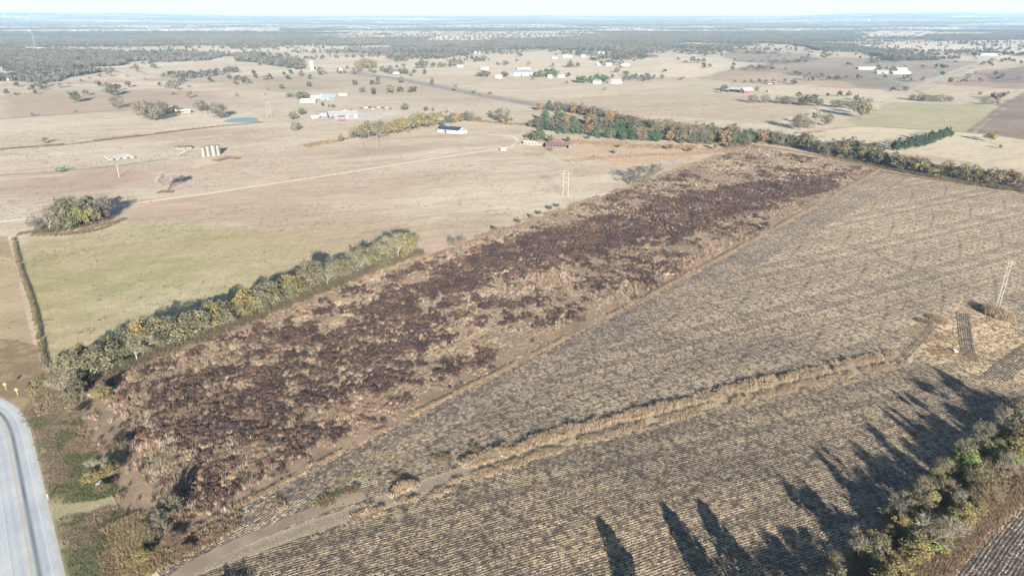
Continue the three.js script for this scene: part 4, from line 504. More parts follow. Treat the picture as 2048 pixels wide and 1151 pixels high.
// brushy hedgerow in front: shrubs and trees one by one, then the undergrowth
{
  const mid = resample(gpl('1650,1250 1716,1176 1800,1092 1900,1000 1995,914 2075,850'), 40), r = rng(99), lowKinds = ['brush', 'brush_olive', 'brush', 'brush_olive', 'olive', 'gold', 'gold', 'lime_m'];
  mid.forEach(([x, z], i) => { for (const q of [-1, 1]) { const k = lowKinds[Math.floor(r() * lowKinds.length)]; const a = q * lerp(1.0, 6.0, r()) - 0.3; plant(k, Math.floor(r() * 3), x - a * 0.62 + (r() - 0.5) * 3, z - a * 0.78 + (r() - 0.5) * 3, lerp(3.2, 6.2, r()), lerp(1.0, 1.4, r()), r() * 6.28, `${SAY[k]}, ${ord(i)} along the ${q < 0 ? 'verge' : 'field'} side of the brushy hedgerow`, null, 'shrubs of the brushy hedgerow'); } });
  put('lime', 1932, 946, 44, 'bright lime green tree rising from the brushy hedgerow', 0.95); put('gold', 1850, 1012, 40, 'yellow-olive tree in the middle of the brushy hedgerow', 1.0); put('gold', 1802, 1072, 40, 'yellow-leaved slim tree beside the white bare tree', 0.8); put('white', 1872, 1096, 66, 'largest white bare tree of the brushy hedgerow', 1.25); put('white', 2012, 960, 52, 'white bare tree with green leaves behind the lime tree', 0.9); put('olive', 2000, 950, 40, 'olive green tree behind the white and green bare tree', 0.9); put('olive', 1738, 1122, 54, 'broad olive tree near the picture foot in the hedgerow', 1.0); put('gold', 1968, 986, 26, 'small golden bush on the verge side of the hedgerow', 1.2); put('gold', 2040, 910, 44, 'golden olive tree where the hedgerow leaves the view', 1.2); put('olive', 2030, 848, 46, 'olive tree at the field side where the hedgerow leaves view', 1.1); put('white', 1912, 1020, 40, 'pale bare sapling before the golden bush', 0.7); put('lime', 1948, 985, 22, 'small green tree under the pale sapling', 0.9); put('lime', 1822, 1040, 18, 'low green bush between the yellow trees', 1.1);
  // trees that stand below the picture's edge and throw their shadows into it
  for (const [x, z, h, k] of [[29, -96, 10.5, 'cedar'], [46, -100, 11, 'cedar'], [56, -97, 12, 'cedar'], [63, -107, 6, 'brush_olive'], [38, -90, 7, 'bare'], [-57, -93, 8, 'round'], [-113, -79, 9, 'cedar']]) plant(k, 0, x, z, h, k === 'cedar' ? 1.15 : 1.0, x, `${SAY[k]} outside the picture, throwing the ${ord([29, 46, 56, 63, 38, -57, -113].indexOf(x))} shadow in from below`, null, 'trees below the picture edge');
  for (const [px, py, h] of [[1790, 1046, 9.5], [1880, 966, 9], [1700, 1120, 9], [1962, 900, 10], [2000, 870, 10.5], [1830, 1005, 8], [1920, 930, 9], [2040, 840, 10]]) { const [x, z] = gp(px, py); plant('bare', Math.floor(r() * 3), x, z, h, 0.7, r() * 6, `tall slim bare tree casting a spike of shadow, ${ord([1790, 1880, 1700, 1962, 2000, 1830, 1920, 2040].indexOf(px))} along the hedgerow`, null, 'tall bare trees of the brushy hedgerow'); }
}

// ------------------------------------------------------------------ what nobody could count: weeds, dry grass, brush, far woods
const TRI_M = new THREE.Matrix4(), TRI_Q = new THREE.Quaternion(), TRI_E = new THREE.Euler(), TRI_V = new THREE.Vector3(), TRI_S = new THREE.Vector3(), TRI_C = new THREE.Color();
function scatter(name, label, geo, list, mat = LEAF) { // list of [x, y, z, turn, sx, sy, r, g, b]
  if (!list.length) return; const m = new THREE.InstancedMesh(geo, mat, list.length); m.name = numbered(name); m.castShadow = m.receiveShadow = true; tag(m, label, null, null, 'stuff');
  list.forEach((q, i) => { TRI_Q.setFromEuler(TRI_E.set(0, q[3], 0)); m.setMatrixAt(i, TRI_M.compose(TRI_V.set(q[0], q[1], q[2]), TRI_Q, TRI_S.set(q[4], q[5], q[4]))); m.setColorAt(i, TRI_C.setRGB(q[6], q[7], q[8])); }); scene.add(m); return m;
}
function tuft(seed, n, o) { // blades that fan out of one root
  const r = rng(seed), s = new Soup();
  for (let i = 0; i < n; i++) { const a = r() * 6.28, w = Math.sqrt(r()) * o.root, lean = o.lean * (0.2 + r()), h = 0.55 + 0.45 * r(), x = Math.cos(a) * w, z = Math.sin(a) * w, b = r() * 6.28, k = o.w * (0.6 + 0.8 * r()); s.tri([x - Math.cos(b) * k, 0, z - Math.sin(b) * k], [x + Math.cos(b) * k, 0, z + Math.sin(b) * k], [x + Math.cos(a) * lean, h, z + Math.sin(a) * lean], tint([1, 1, 1], r, 0.28, 0.05)); }
  return s.geo();
}
function weed(seed, n, o) { // a bushy clump of small dry leaves and stalks
  const r = rng(seed), s = new Soup();
  for (let i = 0; i < n; i++) { const b = unitBall(r), p = [b[0] * o.r, 0.12 + Math.abs(b[1]) * 0.8 * (1 - 0.3 * (b[0] * b[0] + b[2] * b[2])), b[2] * o.r]; leafFace(s, p, o.size, [b[0], 0.5, b[2]], tint([1, 1, 1], r, 0.32, 0.06), r); }
  for (let i = 0; i < 8; i++) { const a = r() * 6.28, w = r() * o.r; s.tri([Math.cos(a) * w - 0.03, 0, Math.sin(a) * w], [Math.cos(a) * w + 0.03, 0, Math.sin(a) * w], [Math.cos(a) * w * 1.4, 0.8 + 0.4 * r(), Math.sin(a) * w * 1.4], tint([1.3, 1.25, 1.2], r, 0.2)); }
  return s.geo();
}
const poly_weed = poly([...resample(LEFT, 12), ...resample(RIGHT, 12).reverse()]);
{ // the weedy field
  const weedL = [[], []], tanL = [[], []], r = rng(321), lft = resample(LEFT, 200), rgt = resample(RIGHT, 200), L = lft.length_;
  for (let i = 0; i < 200; i++) {
    const w = Math.hypot(lft[i][0] - rgt[i][0], lft[i][1] - rgt[i][1]), len = L / 200, fa = clamp(i / 200), step = lerp(0.78, 1.25, sstep(0.2, 0.8, fa)), n = Math.round(w * len / (step * step));
    for (let k = 0; k < n; k++) {
      const s = (i + r()) / 200, t = r(), f = s * 200 - i, x = lerp(lerp(lft[i][0], lft[i + 1][0], f), lerp(rgt[i][0], rgt[i + 1][0], f), t), z = lerp(lerp(lft[i][1], lft[i + 1][1], f), lerp(rgt[i][1], rgt[i + 1][1], f), t);
      const dk = weedMix(x, z, t), bare = edgeBare(x, z, s, t); if (r() < bare * 0.93) continue;
      const cl = vn(x / 2.6 + 11, z / 2.6), tallp = sstep(0.45, 0.7, fbm(x / 18 + 60, z / 18, 3));
      if (r() < 0.86 * sstep(0.38, 0.80, dk * 0.95 + (cl - 0.5) * 0.9 + (vn(x / 1.7, z / 1.7 + 30) - 0.5) * 0.7)) { const k2 = 0.75 + 0.6 * r(), h = lerp(0.7, 1.25, cl) * (0.8 + 0.4 * r()), v = 0.6 + 0.8 * vn(x / 5, z / 5) + 0.5 * r() * r(); const wc = mix3([0.040, 0.0235, 0.0215], [0.092, 0.056, 0.040], sstep(0.45, 0.85, 0.6 * vn(x / 4.3 + 90, z / 4.3) + 0.4 * r())); weedL[r() < 0.5 ? 0 : 1].push([x, 0, z, r() * 6.28, k2 * lerp(1, 1.35, fa), h, wc[0] * v, wc[1] * v, wc[2] * v]); }
      else if (r() < 0.30 + 0.55 * sstep(0.42, 0.62, cl) + 0.2 * (s < 0.25 ? 1 : 0)) { const q = r(), h = lerp(0.55, 1.35, Math.max(tallp, 1 - s * 5)) * (0.75 + 0.5 * r()), v = 1.25 * (0.8 + 0.6 * r()) * (0.85 + 0.35 * sstep(0.6, 0.8, vn(x / 3.1 + 70, z / 3.1))), hue = vn(x / 23, z / 23 + 4), c = mix3([0.160, 0.108, 0.076], [0.188, 0.142, 0.098], clamp(hue * 1.6 - 0.3)); if (q < 0.05) c.splice(0, 3, 0.085, 0.085, 0.04); if (q > 0.93) c.splice(0, 3, 0.20, 0.18, 0.15); tanL[r() < 0.5 ? 0 : 1].push([x, 0, z, r() * 6.28, (0.75 + 0.5 * r()) * lerp(1, 1.3, fa), h, c[0] * v, c[1] * v, c[2] * v]); }
    }
  }
  for (let k = 0; k < 2; k++) { scatter('dark_weeds', 'dark maroon dead weeds filling the long strip', weed(70 + k, 26, { r: 0.62, size: 0.23 }), weedL[k]); scatter('dry_grass', 'tufts of tan dry grass between the dark weeds', tuft(80 + k, 26, { root: 0.34, lean: 0.5, w: 0.06 }), tanL[k]); }
  console.log('weeds', weedL[0].length + weedL[1].length, tanL[0].length + tanL[1].length);
}
{ // tall grass of the strip, the mounds, fence lines, verge, hedgerow undergrowth
  const r = rng(654), tall_ = [], low = [], brush = [], green = [];
  const T = (x, z, h, c, w = 1, L = tall_) => { if (DRIVE.dist(x, z, 3) < 2.6) return; const v = 0.75 + 0.5 * r(); L.push([x, 0, z, r() * 6.28, w * (0.7 + 0.6 * r()), h * (0.7 + 0.6 * r()), c[0] * v, c[1] * v, c[2] * v]); };
  const STRAW = [0.215, 0.162, 0.108], TAN = [0.18, 0.13, 0.083], BRN = [0.115, 0.08, 0.05], GRN = [0.075, 0.085, 0.032];
  const band = (pts, n, half, f) => { const c = resample(pts, 200); for (let k = 0; k < n; k++) { const s = r() * 200, i = Math.min(199, Math.floor(s)), q = s - i, a = c[i], b = c[i + 1], dx = b[0] - a[0], dz = b[1] - a[1], l = Math.hypot(dx, dz), o = (r() + r() - 1) * half; f(lerp(a[0], b[0], q) - dz / l * o, lerp(a[1], b[1], q) + dx / l * o, s / 200, o); } };
  const up = gpl('575,1062 640,1038 720,1006 840,962 900,938 1000,906 1100,874 1200,846 1300,822 1400,797 1500,772 1600,750 1700,728 1790,706'), lo = gpl('590,1078 660,1054 740,1028 840,995 920,966 1020,930 1120,895 1230,866 1320,842 1420,816 1520,792 1620,768 1720,745 1810,728');
  band(up, 3600, 3.0, (x, z, s) => { if (s < 0.22 && vn(x / 9, z / 9) > 0.4) return; const q = vn(x / 3, z / 3); if (q < 0.34) return; T(x, z, 0.55 + 0.95 * q * (0.6 + 0.8 * vn(x / 1.4, z / 1.4)), STRAW); });
  band(lo, 2800, 2.4, (x, z, s) => { if (s < 0.16 && vn(x / 9, z / 9) > 0.4) return; const q = vn(x / 3 + 9, z / 3); if (q < 0.36) return; T(x, z, 0.4 + 0.6 * q, STRAW); });
  band(gpl('640,1010 760,965 860,925 960,895'), 500, 3, (x, z) => { if (vn(x / 7, z / 7) > 0.45) T(x, z, 0.8, r() < 0.4 ? GRN : BRN); });
  band(gpl('620,1012 700,960 790,905'), 130, 4, (x, z) => T(x, z, 0.35, r() < 0.5 ? [0.14, 0.13, 0.06] : [0.19, 0.155, 0.09]));
  band(RIGHT, 2600, 1.0, (x, z) => { if (vn(x / 11, z / 11) > 0.35) T(x, z, 0.75, TAN); }); band(offset(resample(LEFT, 60), 0), 4200, 3.5, (x, z, s) => { if (vn(x / 8, z / 8) > 0.36) T(x, z, 0.9, r() < 0.2 ? [0.10, 0.09, 0.045] : TAN); });
  band(gpl('1500,289 1570,300 1640,312 1762,338'), 1200, 3, (x, z) => T(x, z, 1, r() < 0.5 ? TAN : BRN)); band(gpl('1765,343 1850,356 1950,370 2048,380'), 1200, 3, (x, z) => T(x, z, 1, r() < 0.6 ? TAN : BRN));
  const disc = (px, py, rx, rz, n, h, c) => { const [X, Z] = gp(px, py); for (let k = 0; k < n; k++) { const b = unitBall(r); T(X + b[0] * rx + b[2] * rx * 0.3, Z + b[2] * rz, h * (1 - 0.4 * (b[0] * b[0] + b[2] * b[2])), c, 1.15); } };
  disc(1996, 630, 4.6, 6.5, 420, 3.2, [0.20, 0.15, 0.095]); disc(1878, 640, 3.0, 4.0, 160, 1.5, [0.19, 0.135, 0.09]); disc(1848, 642, 3.0, 3.0, 60, 0.8, BRN); disc(1905, 705, 9, 7, 160, 0.35, [0.19, 0.125, 0.08]); disc(1865, 672, 10, 8, 160, 0.3, TAN);
  // pasture fence line and the weedy lines of the far pasture
  band(PAST_W, 1500, 1.1, (x, z) => vn(x / 5, z / 5) > 0.3 && T(x, z, 0.95, r() < 0.35 ? GRN : r() < 0.5 ? BRN : TAN)); band(gpl('30,470 70,462 110,470 190,460 250,436'), 500, 3, (x, z) => T(x, z, 0.8, r() < 0.3 ? GRN : BRN));
  band(gpl('0,299 60,293 130,288 190,281 240,275 300,268 360,261 420,255 470,250 516,243'), 2000, 4.0, (x, z, s) => { if (vn(x / 14, z / 14) > 0.42) T(x, z, 1.1, r() < 0.4 ? BRN : [0.10, 0.085, 0.055], 1.9); });
  band(gpl('608,294 640,288 668,283'), 420, 8, (x, z) => T(x, z, 2.6, r() < 0.4 ? [0.17, 0.12, 0.09] : [0.12, 0.10, 0.055], 1.6)); band(gpl('668,283 690,278 700,276'), 90, 4, (x, z) => T(x, z, 1.6, BRN, 1.5)); band(gpl('430,322 460,316 478,318'), 200, 4, (x, z) => T(x, z, 1.4, BRN, 1.5));
  band(gpl('860,228 930,238 1000,246 1060,250'), 420, 9, (x, z) => T(x, z, 1.8, r() < 0.5 ? BRN : [0.11, 0.10, 0.06], 1.8)); band(gpl('1045,280 1150,284 1300,292 1480,296'), 2200, 16, (x, z) => { if (vn(x / 12, z / 12) > 0.42) T(x, z, 1.0, r() < 0.5 ? [0.16, 0.10, 0.06] : TAN, 1.4); });
  band(gpl('1130,322 1250,312 1400,306 1480,296'), 900, 9, (x, z) => T(x, z, 0.7, [0.19, 0.125, 0.075], 1.4)); band(gpl('345,384 318,384'), 90, 4, (x, z) => T(x, z, 1.2, BRN, 1.2)); band(gpl('60,470 140,466 220,444'), 260, 4, (x, z) => T(x, z, 1.2, r() < 0.5 ? TAN : BRN, 1.2)); band(gpl('1600,266 1650,262'), 120, 5, (x, z) => T(x, z, 1.2, TAN, 1.4));
  // roadside verge: rank grass, greener along the ditch
  band(gpl('214,1160 190,1080 165,1000 144,940 124,880 100,836 84,808'), 3600, 6.5, (x, z) => { const g = vn(x / 8, z / 8); T(x, z, 0.34, g > 0.5 ? [0.095, 0.10, 0.045] : [0.15, 0.115, 0.075], 1.1, low); });
  band(gpl('250,1150 226,1080 205,1010 178,950 150,890 130,845'), 2200, 4.5, (x, z) => { const g = vn(x / 6, z / 6); T(x, z, 0.65, g > 0.45 ? GRN : TAN, 1.1, low); });
  band(gpl('300,1150 262,1080 240,1040'), 900, 5, (x, z) => T(x, z, 0.9, r() < 0.3 ? [0.15, 0.13, 0.04] : TAN)); band(gpl('120,820 105,790 96,770 110,750'), 900, 6, (x, z) => T(x, z, 1.0, r() < 0.3 ? GRN : TAN)); band(gpl('310,1130 390,1090 460,1050 560,1000'), 600, 4, (x, z) => { if (vn(x / 8, z / 8) > 0.5) T(x, z, 0.9, r() < 0.4 ? BRN : TAN); });
  // undergrowth below the hedgerow, the wood strip and the tall hedge
  const under = (pts, n, half, hh) => band(pts, n, half, (x, z) => { const v = 0.7 + 0.6 * r(), c = [[0.085, 0.07, 0.045], [0.075, 0.068, 0.035], [0.06, 0.05, 0.036], [0.10, 0.078, 0.05]][Math.floor(r() * 4)]; brush.push([x, 0, z, r() * 6.28, 1.4 + 1.2 * r(), hh * (0.6 + 0.7 * r()), c[0] * v, c[1] * v, c[2] * v]); });
  under(gpl('140,768 215,742 330,700 470,646 610,591 740,540 836,503'), 1500, 6, 2.2); under(gpl('1070,240 1150,248 1260,264 1370,277 1500,290'), 1800, 26, 2.8); under(gpl('1632,304 1720,324 1800,341 1900,360 2060,384'), 900, 7, 2.6); under(gpl('1536,284 1604,296'), 160, 6, 2.4); under(gpl('70,462 140,456 214,436'), 300, 8, 2.2);
  // hedgerow
  band(gpl('1640,1290 1720,1190 1800,1104 1900,1012 1990,930 2080,860'), 2000, 7.5, (x, z) => { const v = 0.7 + 0.6 * r(), c = r() < 0.2 ? [0.10, 0.095, 0.04] : C_BRUSH[Math.floor(r() * 4)]; brush.push([x, 0, z, r() * 6.28, 1.0 + 0.9 * r(), 1.2 + 1.3 * r(), c[0] * v, c[1] * v, c[2] * v]); });
  band(gpl('1700,1330 1790,1220 1890,1122 1960,1050 2040,985 2100,930'), 5200, 3.2, (x, z) => T(x, z, 1.0, r() < 0.3 ? BRN : [0.17, 0.115, 0.072], 1.2));
  scatter('tall_grass', 'tall tan dry grass on the strip, mounds and fence lines', tuft(90, 30, { root: 0.32, lean: 0.42, w: 0.055 }), tall_); scatter('verge_grass', 'short green and brown grass of the highway verge', tuft(91, 22, { root: 0.5, lean: 0.6, w: 0.05 }), low); scatter('undergrowth', 'brown leafless brush under the hedgerow shrubs', tuft(92, 46, { root: 0.42, lean: 0.7, w: 0.028 }), brush);
}
{ // weeds dotted over the open pastures
  const r = rng(1357), l = [];
  for (let k = 0; k < 60000 && l.length < 11000; k++) { const x = lerp(-520, 330, r()), z = -lerp(230, 980, r()); if (vn(x / 45, z / 22) * 0.6 + vn(x / 11, z / 6) * 0.4 < 0.55 + 0.2 * (r() - 0.5)) continue; if (x * 1.22 + z * -1 < 0 && x > -60 && z > -640) continue; const t = poly_weed.sd(x, z); if (t < 6 || -z < 1.15 * x + 250) continue; const v = 0.7 + 0.6 * r(), c = r() < 0.25 ? [0.085, 0.085, 0.05] : r() < 0.5 ? [0.13, 0.095, 0.07] : [0.17, 0.13, 0.09]; l.push([x, 0, z, r() * 6.28, 0.7 + 0.9 * r(), 0.18 + 0.35 * r(), c[0] * v, c[1] * v, c[2] * v]); }
  scatter('pasture_weeds', 'small dry weeds dotted over the open pasture', tuft(95, 16, { root: 0.5, lean: 0.6, w: 0.09 }), l); console.log('pasture weeds', l.length);
}
{ // straw and clods lying on the nearer ploughed land
  const r = rng(987), straw = [], inL = poly([...resample(LOW_IN, 20), ...resample(LOW_OUT, 20).reverse()]), inU = poly([...resample(HEADX, 20, false), ...resample(UP_OUT, 20).reverse()]);
  for (let k = 0; k < 60000; k++) {
    const d = 90 + 330 * Math.pow(r(), 1.25), a = (r() - 0.45) * 1.5, x = Math.sin(a) * d, z = -Math.cos(a) * d; const u = inU.sd(x, z) < -1, l = !u && inL.sd(x, z) < -1; if (!u && !l) continue;
    const n = fbm(x / 30 + 9, z / 18 + 4, 3); if (r() > 0.35 + 1.1 * (n - 0.3)) continue; const v = 0.7 + 0.7 * r(), dark = r() < 0.25, c = dark ? [0.035, 0.034, 0.036] : [0.155, 0.13, 0.095]; straw.push([x, 0.02, z, r() * 6.28, 0.16 + 0.2 * r(), 0.08 + 0.10 * r(), c[0] * v, c[1] * v, c[2] * v]);
  }
  const s = new Soup(), q = rng(5); for (let i = 0; i < 7; i++) { const b = unitBall(q); leafFace(s, [b[0] * 0.7, 0.3 + 0.4 * Math.abs(b[1]), b[2] * 0.7], 0.5, [0, 0.4, 0.4], tint([1, 1, 1], q, 0.3), q); }
  scatter('crop_residue', 'straw and clods strewn over the ploughed rows', s.geo(), straw); console.log('straw', straw.length);
}
{ // far woods
  const r = rng(2468), geos = [], N = 3, lists = { near: [[], [], []], mid: [[], []], far: [[], []] };
  const blob = (seed, n, clumps, size, spread, cs) => { const q = rng(seed), s = new Soup(), cl = []; for (let i = 0; i < clumps; i++) { const a = q() * 6.28, w = Math.sqrt(q()) * spread; cl.push([Math.cos(a) * w, 0.36 + 0.42 * q(), Math.sin(a) * w, tint([1, 1, 1], q, 0.3, 0.08)]); } for (let i = 0; i < n; i++) { const c = cl[i % clumps], b = unitBall(q); leafFace(s, [c[0] + b[0] * cs, Math.max(0.04, c[1] + b[1] * 0.26), c[2] + b[2] * cs], size, [b[0], b[1] + 0.3, b[2]], tint(c[3], q, 0.2), q); } return s.geo(); };
  const pal = [[0.072, 0.064, 0.054], [0.056, 0.051, 0.041], [0.085, 0.073, 0.06], [0.036, 0.039, 0.029], [0.030, 0.037, 0.026], [0.075, 0.06, 0.042]];
  const ring = (d0, d1, step, L, h, w, thin) => { const half = 0.80; for (let z = d0 * 0.6; z < d1; z += step) for (let x = -z * half * 1.05; x < z * half * 1.05; x += step) { const X = x + (r() - 0.5) * step * 1.3, Z = -(z + (r() - 0.5) * step * 1.3), d = Math.hypot(X, Z); if (d < d0 || d >= d1) continue; const k = woodCover(X, Z) * thin; if (r() > k) continue; const n = vn(X / 160, Z / 110), c = pal[Math.floor(clamp(n * 1.3 - 0.15 + (r() - 0.5) * 0.5, 0, 0.999) * pal.length)], v = 0.75 + 0.5 * r(), hh = h * (0.7 + 0.6 * r()), ww = w * (0.75 + 0.5 * r()); L[Math.floor(r() * L.length)].push([X, elev(X, Z), Z, r() * 6.28, ww, hh, c[0] * v, c[1] * v, c[2] * v]); } };
  ring(1100, 4600, 9.5, lists.near, 8.5, 6.2, 0.95); ring(4600, 9000, 21, lists.mid, 9, 15, 0.92); ring(9000, 18600, 44, lists.far, 11, 34, 0.95);
  lists.near.forEach((l, i) => scatter('distant_woods', 'grey-green woods of the middle distance', blob(300 + i, 70, 9, 0.26, 0.62, 0.32), l)); lists.mid.forEach((l, i) => scatter('distant_woods', 'hazy woods far across the plain', blob(310 + i, 70, 14, 0.16, 0.85, 0.22), l)); lists.far.forEach((l, i) => scatter('distant_woods', 'blue-grey woods of the horizon hills', blob(320 + i, 64, 16, 0.14, 0.9, 0.16), l));
  console.log('woods', Object.values(lists).map((a) => a.map((b) => b.length).join('+')).join(' '));
}

// ------------------------------------------------------------------ farm buildings, tanks, poles, signs
const WHITE = [0.36, 0.355, 0.345], OFFW = [0.19, 0.182, 0.168], DARKG = [0.03, 0.032, 0.036], STEEL = [0.36, 0.38, 0.40], mats = new Map();
const paint = (c, rough = 0.7, metal = 0) => { const k = c.join() + rough + metal; if (!mats.has(k)) mats.set(k, flat(c, { roughness: rough, metalness: metal, side: THREE.DoubleSide })); return mats.get(k); };
const bx = (w, h, d, x, y, z) => new THREE.BoxGeometry(w, h, d).translate(x, y, z);
// a building whose front edge runs between two measured ground points; x along the front, z to the front
function building(name, label, cat, a, b, depth, h, rise, wall, roof, o = {}) {
  const [ax, az] = gp(...a), [bx_, bz] = gp(...b), L = Math.hypot(bx_ - ax, bz - az), turn = Math.atan2(-(bz - az), bx_ - ax), g = thing(name, label, cat, (ax + bx_) / 2, (az + bz) / 2, turn, o.group, elev(ax, az)), hl = L / 2, R = paint(roof, 0.55), W = paint(wall);
  const v = [[-hl, 0, 0], [hl, 0, 0], [hl, 0, -depth], [-hl, 0, -depth]], P = [], quad = (p, q, r, s) => P.push(...p, ...q, ...r, ...p, ...r, ...s), up = (p) => [p[0], h, p[2]];
  const ridge = o.lean ? null : [[-hl, h + rise, -depth / 2], [hl, h + rise, -depth / 2]];
  if (!o.open) quad(v[0], v[1], up(v[1]), up(v[0])); else { const n = o.open; for (let i = 0; i <= n; i++) { const x = lerp(-hl + 0.15, hl - 0.15, i / n); mesh('post', bx(0.22, h, 0.22, x, h / 2, -0.15), paint(o.postColor ?? OFFW), g); } }
  quad(v[1], v[2], up(v[2]), up(v[1])); quad(v[2], v[3], up(v[3]), up(v[2])); quad(v[3], v[0], up(v[0]), up(v[3]));
  P.push(...up(v[1]), ...up(v[2]), hl, h + rise, -depth / 2, ...up(v[3]), ...up(v[0]), -hl, h + rise, -depth / 2);
  const wg = new THREE.BufferGeometry(); wg.setAttribute('position', new THREE.Float32BufferAttribute(P, 3)); wg.computeVertexNormals(); mesh('wall', wg, W, g);
  const ov = 0.5, sl = Math.hypot(depth / 2, rise), an = Math.atan2(rise, depth / 2), slab = (s) => { const q = new THREE.BoxGeometry(L + 2 * ov, 0.16, sl + ov); q.translate(0, 0.1, (sl + ov) / 2); q.rotateX(an); if (s < 0) q.rotateY(Math.PI); q.translate(0, h + rise, -depth / 2); return q; };
  const rf = mesh('roof', mergeGeometries([slab(1), slab(-1)]), R, g);
  if (o.ribs) for (let i = 0; i < o.ribs; i++) { const q = new THREE.BoxGeometry(0.08, 0.08, sl + ov); q.translate(lerp(-hl, hl, (i + 0.5) / o.ribs), 0.2, (sl + ov) / 2); q.rotateX(an); q.translate(0, h + rise, -depth / 2); mesh('seam', q, R, rf); }
  if (o.ridge) mesh('ridge_cap', bx(L + 2 * ov, 0.18, 0.5, 0, h + rise + 0.16, -depth / 2), paint(o.ridge), rf);
  (o.windows ?? []).forEach((t) => { const f = mesh('window', bx(1.5, 1.3, 0.08, lerp(-hl, hl, t), h * 0.55, 0.04), paint(OFFW), g); mesh('pane', bx(1.25, 1.05, 0.05, lerp(-hl, hl, t), h * 0.55, 0.1), paint([0.03, 0.04, 0.05], 0.15), f); });
  (o.doors ?? []).forEach(([t, w, hh, c]) => mesh('door', bx(w, hh, 0.1, lerp(-hl, hl, t), hh / 2, 0.06), paint(c ?? DARKG), g));
  (o.end ?? []).forEach(([w, hh, c]) => mesh('door', bx(0.1, hh, w, hl + 0.06, hh / 2, -depth / 2), paint(c ?? WHITE), g));
  (o.bays ?? []).forEach(([x0, x1, d0, hh, c, rc]) => { const w = (x1 - x0) * L, cx = lerp(-hl, hl, (x0 + x1) / 2), p = mesh('porch', mergeGeometries([bx(w, 0.14, d0, cx, hh + 0.07, d0 / 2), bx(0.2, hh, 0.2, cx - w / 2 + 0.2, hh / 2, d0 - 0.2), bx(0.2, hh, 0.2, cx + w / 2 - 0.2, hh / 2, d0 - 0.2)]), paint(rc ?? roof), g); });
  return g;
}
const NAVY = [0.022, 0.028, 0.05];
{ const g = building('house', 'long white house with dark blue roof at the drive end', 'house', [874, 263.5], [917, 267.5], 13, 3.3, 2.6, WHITE, NAVY, { windows: [0.12, 0.24, 0.62, 0.74, 0.9], doors: [[0.4, 2.6, 2.4]], bays: [[0.34, 0.46, 2, 2.7]], end: [[4.2, 2.5, [0.2, 0.2, 0.21]]], ridge: [0.05, 0.06, 0.09] }); mesh('chimney', bx(0.9, 1.6, 0.9, -3, 6.1, -6), paint(OFFW), g); }
building('garage', 'small white garage wing next to the long white house', 'garage', [918, 267], [934, 266], 8, 2.9, 1.6, WHITE, OFFW, { doors: [[0.3, 3, 2.4, [0.3, 0.3, 0.3]]], windows: [0.75] });
building('barn', 'brown metal barn with ribbed pale roof in the gravel yard', 'barn', [659, 238], [716, 235], 20, 4.4, 2.6, [0.11, 0.095, 0.10], [0.27, 0.265, 0.28], { ribs: 12, doors: [[0.62, 2.2, 2.8, WHITE], [0.93, 4, 3.6, WHITE], [0.1, 4.4, 3, DARKG]], bays: [[0.28, 0.52, 5, 3.4, null, [0.16, 0.11, 0.11]]], ridge: [0.3, 0.3, 0.32], windows: [0.72, 0.8] });
building('shed', 'small shed with dark roof beside the brown metal barn', 'shed', [634, 232], [658, 231], 11, 3.6, 1.8, OFFW, [0.14, 0.14, 0.16], { doors: [[0.12, 4.5, 3, DARKG]], windows: [0.5, 0.8] });
building('shed', 'low white shed in front of the small dark-roofed shed', 'shed', [624, 237], [640, 236], 7, 2.4, 1.0, WHITE, WHITE, { doors: [[0.9, 2.2, 2, DARKG]] });
{ const [x, z] = gp(615, 205), g = thing('arched_shed', 'bright white arched shed under the dark green tree', 'shed', x, z, 0.03); const w = 21, d = 13, c = new THREE.CylinderGeometry(d / 2, d / 2, w, 20, 1, false, 0, Math.PI); c.rotateZ(Math.PI / 2); c.scale(1, 0.72, 1); mesh('roof', c.translate(0, 0.6, -d / 2), paint(WHITE), g); mesh('wall', bx(w, 0.9, d, 0, 0.45, -d / 2), paint(OFFW), g); mesh('door', bx(0.12, 3, 4, w / 2 + 0.07, 1.5, -d / 2), paint(DARKG), g); for (let i = 1; i < 7; i++) { const r = new THREE.TorusGeometry(d / 2 + 0.05, 0.1, 5, 18, Math.PI); r.rotateY(Math.PI / 2); r.scale(1, 0.72, 1); mesh('rib', r.translate(-w / 2 + w * i / 7, 0.6, -d / 2), paint(OFFW), g); } }
building('house', 'white gabled farmhouse behind the dark green tree', 'house', [614, 195], [636, 196], 14, 3.4, 3, WHITE, OFFW, { windows: [0.2, 0.5, 0.8], doors: [[0.6, 1.6, 2.2]] });
building('house', 'house with pale turquoise roof behind the arched shed', 'house', [641, 199], [668, 200], 18, 3.2, 4.2, OFFW, [0.19, 0.23, 0.235], { windows: [0.15, 0.5, 0.8], doors: [[0.35, 2, 2.2]], ribs: 8, bays: [[0.7, 1.05, 4, 2.8]] });
building('camper', 'white camper parked right of the turquoise-roofed house', 'camper', [677, 191], [691, 191.5], 5, 3, 0.5, WHITE, WHITE, { windows: [0.3, 0.7], doors: [[0.5, 1, 2]] });
building('mobile_home', 'first white low building behind the largest bare tree', 'building', [335, 223], [353, 222], 7, 3, 1.1, WHITE, OFFW, { windows: [0.2, 0.7] }); building('shed', 'white open shed between low building and pond', 'shed', [356, 227], [381, 226], 9, 3.2, 1.2, WHITE, WHITE, { open: 4 });
building('shed', 'long open shed with plum-brown roof and white end wall', 'shed', [1092, 296.5], [1138, 297.5], 12, 3.4, 1.6, WHITE, [0.145, 0.085, 0.105], { open: 7, ribs: 10 });
